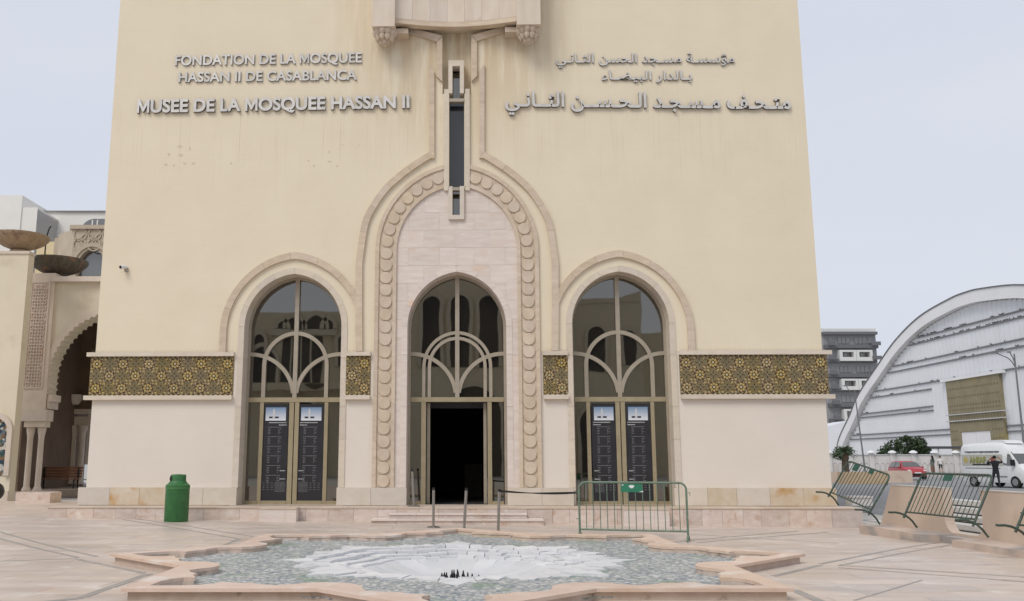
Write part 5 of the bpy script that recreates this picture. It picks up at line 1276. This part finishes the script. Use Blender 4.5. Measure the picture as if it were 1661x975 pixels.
# ================================================================== APARTMENT BLOCK
BV = 205.0; t = thing('apartment_block', 'dark grey apartment block with white framed windows behind the hall', 'building', W(0, BV), YAW)
M_DG = mat('dark_grey_render', (.15, .152, .16), (.13, .132, .14), rough=.8); M_MG = mat('mid_grey_render', (.31, .31, .32), (.27, .27, .28), rough=.8); M_BW = mat('block_white', (.66, .66, .64), (.6, .6, .58), rough=.8)
bu = lambda px: Av(px, 570, BV)[0]; bz = lambda py: Av(1385, py, BV)[1]
bx('block_body', (bu(1325), .6, 0), (bu(1424), 14, bz(541)), M_MG, t); bx('white_core', (bu(1405), 3, 0), (bu(1431), 14, bz(531)), M_BW, t)
bx('penthouse', (bu(1339), 2, bz(541)), (bu(1430), 13.9, bz(531)), M_BW, t); bx('roof_slab', (bu(1336), -.6, bz(543)), (bu(1424), 3, bz(538.5)), M_DG, t)
fl_y = [(547, 557), (571.5, 580), (594.5, 604), (618, 627), (641, 652), (667, 677), (690, 700), (713, 723), (736, 746)]
for k, (y0_, y1_) in enumerate(fl_y):
    bx('floor_band', (bu(1338), -.5, bz(y1_ + 8)), (bu(1424 if k != 1 else 1420), .55, bz(y1_ + 2.5)), M_DG, t)
    bx('balcony_front', (bu(1341), -1.2, bz(y1_ + 4)), (bu(1353), -1.0, bz(y1_ - 2)), M_DG, t); bx('balcony_front', (bu(1411), -1.2, bz(y1_ + 4)), (bu(1426), -1.0, bz(y1_ - 2)), M_DG, t)
    bx('balcony_door', (bu(1347), .5, bz(y1_ + 2)), (bu(1353), .58, bz(y0_)), M_BGGL, t); bx('balcony_door', (bu(1411), .5, bz(y1_ + 2)), (bu(1417), .58, bz(y0_)), M_BGGL, t)
    if k % 2 == 1:
        for a_, b_ in ((1359, 1385.5), (1386, 1412)):
            q = MB(); X0_, X1_ = bu(a_), bu(b_); Za, Zb = bz(y1_ + 6), bz(y0_ - 3); xa_, xb_ = bu(a_ + 4.5), bu(b_ - 4); q.prism([[(X0_, Za), (X1_, Za), (X1_, Zb), (X0_, Zb)], [(xa_, bz(y1_)), (xb_, bz(y1_)), (xb_, bz(y0_)), (xa_, bz(y0_))]], -1.0, .59); q.obj('white_surround', M_BW, t)
    for a_, b_ in ((1361.5, 1381), (1388.5, 1408)):
        if k % 2 == 1: a_ += 1.8; b_ += .5
        wf = bx('window', (bu(a_), .45, bz(y1_)), (bu(b_), .59, bz(y0_)), M_BGGL if k != 4 else M_MG, t)
        for j in (1, 2): bx('window_bar', (bu(a_ + (b_ - a_) * j / 3) - .04, .40, bz(y1_)), (bu(a_ + (b_ - a_) * j / 3) + .04, .449, bz(y0_)), M_DG, wf)

# low side building left of the hall foot
t = thing('low_white_shed', 'low white shed roof peeping between the grey block and the hall', 'shed', W(0, 170), YAW)
x0_, x1_ = Av(1325, 720, 170)[0], Av(1385, 720, 170)[0]; q = MB(); q.prism([(x0_, 0), (x1_, 0), (x1_, Av(1385, 682, 170)[1]), (Av(1372, 700, 170)[0], Av(1360, 684, 170)[1]), (x0_, Av(1345, 697, 170)[1])], 0, 8); q.obj('shed_body', M_CLAD, t)

# ================================================================== STREET LAMPS
def lamp(label, px, py_top, v, arms, lean=0):
    u, z = Av(px, py_top, v); t = thing('street_lamp', label, 'street lamp', W(u, v, 0), YAW, 'street lamps along the road'); ML = mat('lamp_grey', (.24, .245, .25), rough=.5, metal=.4)
    q = MB(); q.tube([(lean, 0, 0), (0, 0, z)], [.085, .05], 10); q.obj('pole', ML, t, smooth=True)
    for dx, dz_ in arms:
        q = MB(); P = [(0, 0, z - .9), (dx * .25, 0, z - .35), (dx * .6, 0, z - .12 + dz_ * .5), (dx * .8, 0, z + dz_)]; q.tube(smooth_curve(P, 4), .035, 8); a_ = q.obj('arm', ML, t, smooth=True)
        q = MB(); q.box((min(dx * .78, dx * 1.12), -.12, z + dz_ - .02), (max(dx * .78, dx * 1.12), .12, z + dz_ + .06)); q.obj('lamp_head', ML, a_)
    return t
lamp('tall twin arm street lamp rising behind the white van', 1645, 574, 60, [(-1.45, .05), (-.35, .1)]); lamp('slender street lamp before the foot of the arched hall', 1386, 634, 84, [(-.9, .45)], lean=.45)

# ================================================================== VEHICLES
def loft(name, stations, m, parent, smooth=True):
    """stations: (x, [(y,z)...]) half sections, mirrored"""
    q = MB(); n = len(stations[0][1]); vs = []; k = 2 * n
    for x, sec in stations:
        for y, z in sec: vs.append((x, y, z))
        for y, z in reversed(sec): vs.append((x, -y, z))
    fs = []
    for i in range(len(stations) - 1):
        for j in range(k): fs.append((i * k + j, i * k + (j + 1) % k, (i + 1) * k + (j + 1) % k, (i + 1) * k + j))
    fs += [tuple(range(k)), tuple(range(len(vs) - k, len(vs)))]
    q.add(vs, fs); return q.obj(name, m, parent, smooth=smooth)
M_TYRE = mat('tyre', (.02, .02, .02), rough=.8); M_RIMW = mat('wheel_rim', (.35, .35, .36), rough=.4, metal=.6)
def wheel(x, y, r, parent):
    sg = 1 if y > 0 else -1; q = MB(); q.tube([(x, y - sg * .2, r), (x, y, r)], r, 20); wo = q.obj('wheel', M_TYRE, parent, smooth=True)
    q = MB(); q.tube([(x, y + sg * .001, r), (x, y + sg * .015, r)], r * .6, 14); q.obj('rim', M_RIMW, wo, smooth=True)
def quad_panel(name, pts, m, parent, th=.012):
    P = [Vector(p) for p in pts]; n = (P[1] - P[0]).cross(P[2] - P[0]).normalized() * th; q = MB(); k = len(P)
    q.add(P + [p + n for p in P], [tuple(range(k)), tuple(range(k, 2 * k))] + [(i, (i + 1) % k, (i + 1) % k + k, i + k) for i in range(k)]); return q.obj(name, m, parent)
# red hatchback (x forward)
cu_, cv2 = Gd(1471, 779); car = thing('red_hatchback', 'small red hatchback parked by the white boundary wall', 'car', W(Av(1472, 770, 76)[0], 76, .05), YAW + R(-93))
MR = mat('red_car_paint', (.42, .035, .045), (.36, .03, .04), rough=.3, spec=.6)
def sec(wb, zb, zbelt, wt, zt): return [(wb * .9, zb), (wb, zb + .15), (wb, (zb + zbelt) / 2), (wb * .97, zbelt), (wt, zt - .06), (wt * .85, zt)]
loft('body', [(-1.95, sec(.70, .35, .80, .62, .95)), (-1.85, sec(.80, .25, .9, .68, 1.15)), (-1.5, sec(.85, .22, .93, .60, 1.44)), (-.8, sec(.86, .20, .93, .60, 1.50)), (.0, sec(.86, .20, .92, .60, 1.48)), (.35, sec(.86, .20, .93, .58, 1.40)), (1.0, sec(.86, .20, .93, .76, 1.02)), (1.6, sec(.83, .22, .85, .70, .90)), (1.88, sec(.74, .28, .7, .62, .74)), (1.95, sec(.62, .34, .6, .52, .62))], MR, car)
for sg in (-1, 1):
    quad_panel('side_window', [(-1.45, sg * .83, .97), (-.45, sg * .845, .97), (-.45, sg * .62, 1.42), (-1.3, sg * .62, 1.38)], M_CARGL, car, .03 * -sg); quad_panel('side_window', [(-.38, sg * .845, .97), (.75, sg * .845, .97), (.30, sg * .63, 1.36), (-.38, sg * .62, 1.42)], M_CARGL, car, .03 * -sg)
    q = MB(); q.ball((.75, sg * .95, 1.0), (.07, .1, .07), 8, 6); q.obj('mirror', MR, car, smooth=True)
    q = MB(); q.ball((1.80, sg * .60, .70), (.16, .14, .09), 10, 6); q.obj('headlight', mat('headlight_glass', (.7, .7, .7), rough=.2), car, smooth=True)
    wheel(1.25, sg * .87, .31, car); wheel(-1.25, sg * .87, .31, car)
quad_panel('windscreen', [(.40, -.56, 1.405), (.40, .56, 1.405), (1.02, .72, 1.03), (1.02, -.72, 1.03)], M_CARGL, car, .02)
bx('grille', (1.93, -.5, .33), (1.975, .5, .47), M_BLACKM, car); bx('number_plate', (1.976, -.26, .50), (1.99, .26, .60), M_WHITE, car)
# white van
vu_, vv2 = Gd(1609, 790); van = thing('white_van', 'white high roof van with ANSAF lettering parked on the street at right', 'van', W(33.07, 55.6), YAW + R(-78))
MV = mat('van_white', (.74, .75, .76), (.69, .70, .71), rough=.35, spec=.5)
def vs_(wb, zb, wt, zt): return [(wb * .95, zb), (wb, zb + .2), (wb, 1.2), (wb * .985, 1.75), (wt, zt - .18), (wt * .8, zt)]
loft('body', [(-2.2, vs_(.96, .40, .86, 2.50)), (-2.14, vs_(1.0, .33, .9, 2.58)), (-1, vs_(1.0, .30, .9, 2.64)), (.8, vs_(1.0, .30, .9, 2.64)), (1.15, vs_(1.0, .30, .88, 2.56)), (1.45, vs_(1.0, .30, .84, 2.30))], MV, van)
def vc_(wb, zb, zbelt, wt, zt): return [(wb * .95, zb), (wb, zb + .2), (wb, .9), (wb * .98, zbelt), (wt, zt - .08), (wt * .85, zt)]
loft('cab', [(1.4501, vc_(1.0, .30, 1.3, .84, 2.30)), (1.6, vc_(1.0, .30, 1.3, .82, 2.10)), (2.2, vc_(.99, .30, 1.25, .86, 1.42)), (2.65, vc_(.93, .32, 1.05, .78, 1.20)), (2.85, vc_(.86, .36, .8, .68, .92)), (2.9, vc_(.76, .40, .62, .6, .7))], MV, van)
quad_panel('windscreen', [(1.53, -.74, 2.17), (1.53, .74, 2.17), (2.22, .86, 1.43), (2.22, -.86, 1.43)], M_CARGL, van, .03)
for sg in (-1, 1):
    quad_panel('side_window', [(1.2, sg * .999, 1.33), (2.05, sg * .985, 1.30), (1.60, sg * .86, 1.95), (1.2, sg * .89, 2.0)], M_CARGL, van, .02 * -sg); wheel(1.95, sg * 1.0, .35, van); wheel(-1.25, sg * 1.0, .35, van)
    q = MB(); q.ball((2.66, sg * .72, .98), (.16, .16, .13), 10, 6); q.obj('headlight', MATS['headlight_glass'], van, smooth=True)
    bx('wing_mirror', (1.95, min(sg * 1.0, sg * 1.22), 1.30), (2.07, max(sg * 1.0, sg * 1.22), 1.65), M_BLACKM, van)
bx('bumper', (2.80, -.8, .35), (2.96, .8, .72), M_BLACKM, van); bx('side_trim', (-1.9, -1.02, .62), (1.4, -1.002, .70), mat('trim_grey', (.25, .25, .25)), van)
q = MB(); q.prism([(-.4, 2.642), (1.2, 2.60), (1.0, 2.76), (.6, 2.82), (-.2, 2.80)], -.6, .6); q.obj('roof_unit', MV, van)
bx('side_panel', (-2.05, -1.012, 1.28), (1.15, -1.004, 1.95), mat('van_panel_print', (.50, .49, .44)), van)
me = text_mesh('ANSAF', .03, .01); bb = bounds(me); sx_ = 1.30 / (bb[1] - bb[0]); sz_ = .40 / (bb[3] - bb[2])
for v in me.vertices: x, y, z = v.co; v.co = ((x - bb[0]) * sx_, z, y * sz_)
me.materials.clear(); me.materials.append(mat('van_green_gold_print', (.30, .32, .10))); o = link('printed_name', me, van, (-1.40, -1.024, 1.45))
q = MB(); q.prism([(-1.72 + .16 * math.cos(R(a_)), 1.63 + .19 * math.sin(R(a_))) for a_ in range(0, 360, 24)], -1.022, -1.0125); q.obj('printed_roundel', mat('van_gold_print', (.50, .42, .15)), van)
q = MB(); q.prism([(.42, 1.45), (.58, 1.62), (.50, 1.82), (.34, 1.82), (.26, 1.62)], -1.022, -1.0125); q.obj('printed_crest', mat('van_red_print', (.38, .06, .06)), van)
bx('printed_band', (-1.2, -1.022, 1.32), (.25, -1.013, 1.39), M_BLACKM, van)
q = MB(); x = -1.8
while x < .9: 
    k = rnd.uniform(.04, .12); q.box((x, -1.0, 2.10 + rnd.uniform(-.02, .02)), (x + k, -.93, 2.15)); x += k + .03
x = -1.8
while x < .9: k = rnd.uniform(.05, .12); q.box((x, -1.016, 1.12), (x + k, -1.0, 1.155)); x += k + .03
tag(q.obj('printed_small_text', M_BLACKM, van), kind='stuff')

# low planters in the street
def planter(label, p0, p1, v, h, m):
    u0, u1 = Av(p0, 770, v)[0], Av(p1, 770, v)[0]; t = thing('street_planter', label, 'planter', W((u0 + u1) / 2, v), YAW, 'low peach planters beside the street')
    w_ = (u1 - u0) / 2; q = MB(); q.prism([[(-w_, 0), (w_, 0), (w_, 1.2), (-w_, 1.2)], [(-w_ + .12, .12), (w_ - .12, .12), (w_ - .12, 1.08), (-w_ + .12, 1.08)]], -.05, h, 'z'); q.obj('planter_wall', m, t); bx('soil', (-w_ + .12, .12, 0), (w_ - .12, 1.08, h - .1), M_BARK, t)
M_OR = mat('orange_render', (.58, .44, .29), (.50, .37, .23), rough=.9, scale=1)
planter('peach low planter in front of the red car', 1441, 1480, 66, .85, M_PEACH); planter('orange tinted low planter seen through the tilted barrier', 1370, 1440, 63, .80, M_OR); planter('peach low planter just right of the museum corner', 1335, 1369, 66, .75, M_PEACH)

# ================================================================== PEOPLE
M_SKIN = mat('skin', (.30, .18, .12), (.27, .16, .11), rough=.6); M_HAIR = mat('hair_black', (.015, .012, .012), rough=.6)
def person(label, J, Rr, loc, rz, mats_f, mats, hair, extra=None):
    t = thing('person', label, 'person', loc, rz)
    names = list(J); bonds = [('pelvis', 'waist'), ('waist', 'chest'), ('chest', 'neck'), ('neck', 'head'), ('head', 'crown'), ('head', 'nose')]
    for s_ in 'LR': bonds += [('chest', 'sh' + s_), ('sh' + s_, 'el' + s_), ('el' + s_, 'wr' + s_), ('wr' + s_, 'ha' + s_), ('pelvis', 'hip' + s_), ('hip' + s_, 'kn' + s_), ('kn' + s_, 'an' + s_), ('an' + s_, 'to' + s_)]
    me = bpy.data.meshes.new('body'); me.from_pydata([J[k] for k in names], [(names.index(a), names.index(b)) for a, b in bonds], [])
    o = bpy.data.objects.new('body', me); C.objects.link(o); sk = o.modifiers.new('s', 'SKIN'); sk.use_smooth_shade = True
    for i, k in enumerate(names):
        r_ = Rr.get(k, Rr.get(k[:-1], .05)); d = me.skin_vertices[0].data[i]; d.radius = r_ if isinstance(r_, tuple) else (r_, r_); d.use_root = (k == 'pelvis')
    sb = o.modifiers.new('u', 'SUBSURF'); sb.levels = 1; sb.render_levels = 1; bpy.context.view_layer.update()
    m2 = bpy.data.meshes.new_from_object(o.evaluated_get(bpy.context.evaluated_depsgraph_get())); bpy.data.objects.remove(o)
    m2.materials.clear()
    for m_ in mats: m2.materials.append(m_)
    for p in m2.polygons: p.material_index = mats_f(p.center); p.use_smooth = True
    link('body', m2, t)
    q = MB(); hair(q, Vector(J['head']), Vector(J['crown'])); q.obj('hair', M_HAIR, t, smooth=True)
    for s_ in 'LR':                            # five fingers on each hand
        w_, h_ = Vector(J['wr' + s_]), Vector(J['ha' + s_]); d = (h_ - w_).normalized(); sd_ = d.cross(Vector((0, 1, .2))).normalized(); q = MB()
        for k in range(4): b0_ = h_ + sd_ * (k - 1.5) * .02; q.tube([b0_, b0_ + d * .045 + Vector((0, -.012, 0)), b0_ + d * (.075 - .006 * abs(k - 1)) + Vector((0, -.03, 0))], [.010, .009, .007], 6)
        q.tube([w_.lerp(h_, .4), w_.lerp(h_, .8) + sd_ * .045, h_ + sd_ * .05 + d * .01], [.012, .010, .008], 6); q.obj('fingers', M_SKIN, t, smooth=True)
    if extra: extra(t)
    return t
RR = dict(pelvis=(.15, .11), waist=(.135, .10), chest=(.17, .12), neck=.055, head=(.082, .10), crown=(.07, .085), nose=.03, sh=.062, el=.048, wr=.032, ha=(.045, .022), hip=.095, kn=.06, an=.042, to=(.045, .03))
def J0(**k):
    J = dict(pelvis=(0, 0, .95), waist=(0, 0, 1.1), chest=(0, 0, 1.35), neck=(0, .0, 1.50), head=(0, -.01, 1.60), crown=(0, 0, 1.69), nose=(0, -.11, 1.60), shL=(.18, 0, 1.42), elL=(.23, .02, 1.15), wrL=(.24, -.06, .92), haL=(.24, -.08, .85), shR=(-.18, 0, 1.42), elR=(-.23, .02, 1.15), wrR=(-.24, -.06, .92), haR=(-.24, -.08, .85),
             hipL=(.09, 0, .88), knL=(.10, -.02, .50), anL=(.10, .02, .09), toL=(.11, -.13, .04), hipR=(-.09, 0, .88), knR=(-.10, -.02, .50), anR=(-.10, .02, .09), toR=(-.11, -.13, .04)); J.update(k); return J
def short_hair(q, h, c): q.ball((c.x, c.y + .02, c.z + .01), (.09, .105, .075), 12, 8)
def long_hair(q, h, c): q.ball((c.x, c.y + .02, c.z), (.095, .11, .085), 12, 8); q.tube([(c.x, c.y + .06, c.z), (h.x, h.y + .09, h.z - .12), (h.x, h.y + .12, h.z - .42)], [.09, .10, .05], 10)
MBK = mat('black_clothes', (.022, .023, .028), (.015, .016, .02), rough=.8); MBT = mat('dark_trousers', (.035, .036, .045), rough=.8); MWS = mat('white_shirt', (.68, .67, .65), rough=.8); MGT = mat('green_grey_top', (.13, .17, .15), rough=.85); MSK = mat('brown_skirt', (.20, .11, .09), rough=.85)
def dark_f(c):
    if c.z > 1.50: return 0
    if c.z > .93: return 1
    return 2 if c.z > .09 else 3
J = J0(elR=(-.36, -.10, 1.38), wrR=(-.26, -.28, 1.60), haR=(-.18, -.30, 1.66), elL=(.38, -.10, 1.32), wrL=(.26, -.28, 1.56), haL=(.16, -.30, 1.63), knL=(.16, -.12, .50), anL=(.24, -.02, .10), toL=(.27, -.16, .05), anR=(-.13, .08, .10), toR=(-.14, -.06, .05))
def phone(t): bx('held_camera', (-.09, -.36, 1.60), (.09, -.32, 1.70), M_BLACKM, t)
pf = W(Av(1618, 792, 50)[0], 50.0)
person('person in black jacket and dark trousers raising a camera beside the white van', J, RR, (pf.x, pf.y, .10), YAW + R(150), dark_f, [M_SKIN, MBK, MBT, M_BLACKM], short_hair, phone)
def white_f(c):
    if c.z > 1.50 or (abs(c.x) > .2 and c.z < 1.2): return 0
    if c.z > .93: return 1
    return 2 if c.z > .50 else 0
person('person in white shirt and dark shorts walking along the boundary wall', J0(knL=(.10, -.12, .5), anL=(.10, -.02, .1), toL=(.11, -.16, .05), anR=(-.10, .12, .12), toR=(-.1, 0, .05)), RR, W(Av(1527, 768, 92)[0], 92, .27), YAW + R(160), white_f, [M_SKIN, MWS, MBT], short_hair)
R2 = dict(RR); R2.update(kn=(.13, .13), an=.11, hip=.12, chest=(.14, .10))
def skirt_f(c):
    if c.z > 1.50 or (abs(c.x) > .21 and c.z < 1.1): return 0
    if c.z > .80: return 1
    return 2
person('person with long dark hair in grey green top and brown skirt beside the boundary wall', J0(), R2, W(Av(1514, 769, 91)[0], 91, .27), YAW + R(200), skirt_f, [M_SKIN, MGT, MSK], long_hair)

# ================================================================== THE BUILDING BEHIND THE VIEWER (seen mirrored in the glass)
t = thing('opposite_building', 'cream arcaded building across the plaza, mirrored in the arched panes', 'building', (0, -62, 0))
M_OP = mat('opposite_cream', (.76, .68, .52), (.72, .64, .48), rough=.9, scale=.3); M_OPW = mat('opposite_window', (.03, .03, .035), rough=.3)
def block(x0, x1, h, y0, d=12): return bx('wing', (x0, y0 - d, 0), (x1, y0, h), M_OP, t)
block(-44, -8, 16.2, 0); block(-9, 9, 24, 1.2, 10); block(8, 16.6, 17.0, 0); block(16, 22, 14.4, -3)
def op_arch(cx_, w_, z0, zt_, y):
    q = MB(); q.prism(with_jambs(arch(cx_, w_, zt_ - w_ * 1.1, zt_, 10), z0), y, y + .06); q.obj('arched_opening', M_OPW, t)
    A_ = with_jambs(arch(cx_, w_, zt_ - w_ * 1.1, zt_, 10), z0); B_ = with_jambs(arch(cx_, w_ + .35, zt_ - w_ * 1.1, zt_ + .38, 10), z0); q = MB(); q.prism(B_ + list(reversed(A_)), y, y + .3); q.obj('opening_frame', M_AR, t)
for cx_ in (-30, -25.5, -21): op_arch(cx_, 1.4, 9.0, 12.6, 0)

for cx_, w_, zt_ in ((-19.06, .5, 15.2), (-17.8, .85, 15.6), (-15.8, 1.0, 15.8), (-14.5, .5, 15.4)): op_arch(cx_, w_, 14.5, zt_, .2)
bx('cornice', (-20.2, 0, 13.7), (-13.6, .7, 14.4), M_AR, t); bx('deep_opening', (-19.1, .02, 9.2), (-15.2, .08, 13.6), M_OPW, t); op_arch(-21.3, .55, 11.2, 13.8, .2); op_arch(-12.9, .6, 10.8, 13.8, .2)
for k in range(3): bx('opening_bar', (-18.2 + k * 1.0, .1, 9.2), (-18.05 + k * 1.0, .2, 13.6), M_AR, t)
q = MB(); q.lathe([(.2, -.5), (.6, -.35), (1.1, 0), (1.0, .05)], (-15.4, 1.4, 8.9), 20); q.obj('basin', M_B2, t, smooth=True)
op_arch(-11.5, 1.2, 4, 12, 0); op_arch(-35, 1.2, 4, 12, 0); op_arch(-17, 2.2, .0, 7.4, .3); op_arch(-27, 2.6, 0, 7, 0)
for cx_ in (-4.2, -1.4, 1.4, 4.2): op_arch(cx_, .9, 10.5, 17.5, 1.2)
op_arch(0, 2.6, 0, 8.6, 1.2); op_arch(12, .8, 10.2, 14.6, 0); op_arch(15.3, .6, 10.8, 14.2, 0); op_arch(12, 1.8, 0, 7, 0)
for x0, x1 in ((-24, -10),): bx('balcony', (x0, 0, 8.3), (x1, 1.6, 9.0), M_OP, t)
q = MB(); q.prism([(8, 17.0), (16.6, 17.0), (16.6, 18.2), (14.6, 17.5), (10, 17.5), (8, 18.2)], -3, 0.1); q.obj('horned_parapet', M_OP, t)
t = thing('distant_block', 'far flats mirrored low in the right archway glass', 'building', (60, -150, 0)); bx('wing', (-20, -10, 0), (20, 0, 19), M_MG, t)
for k in range(10):
    for j in range(4): bx('window', (-18 + k * 3.8, 0, 3 + j * 4), (-16 + k * 3.8, .1, 5.2 + j * 4), M_BW, t)
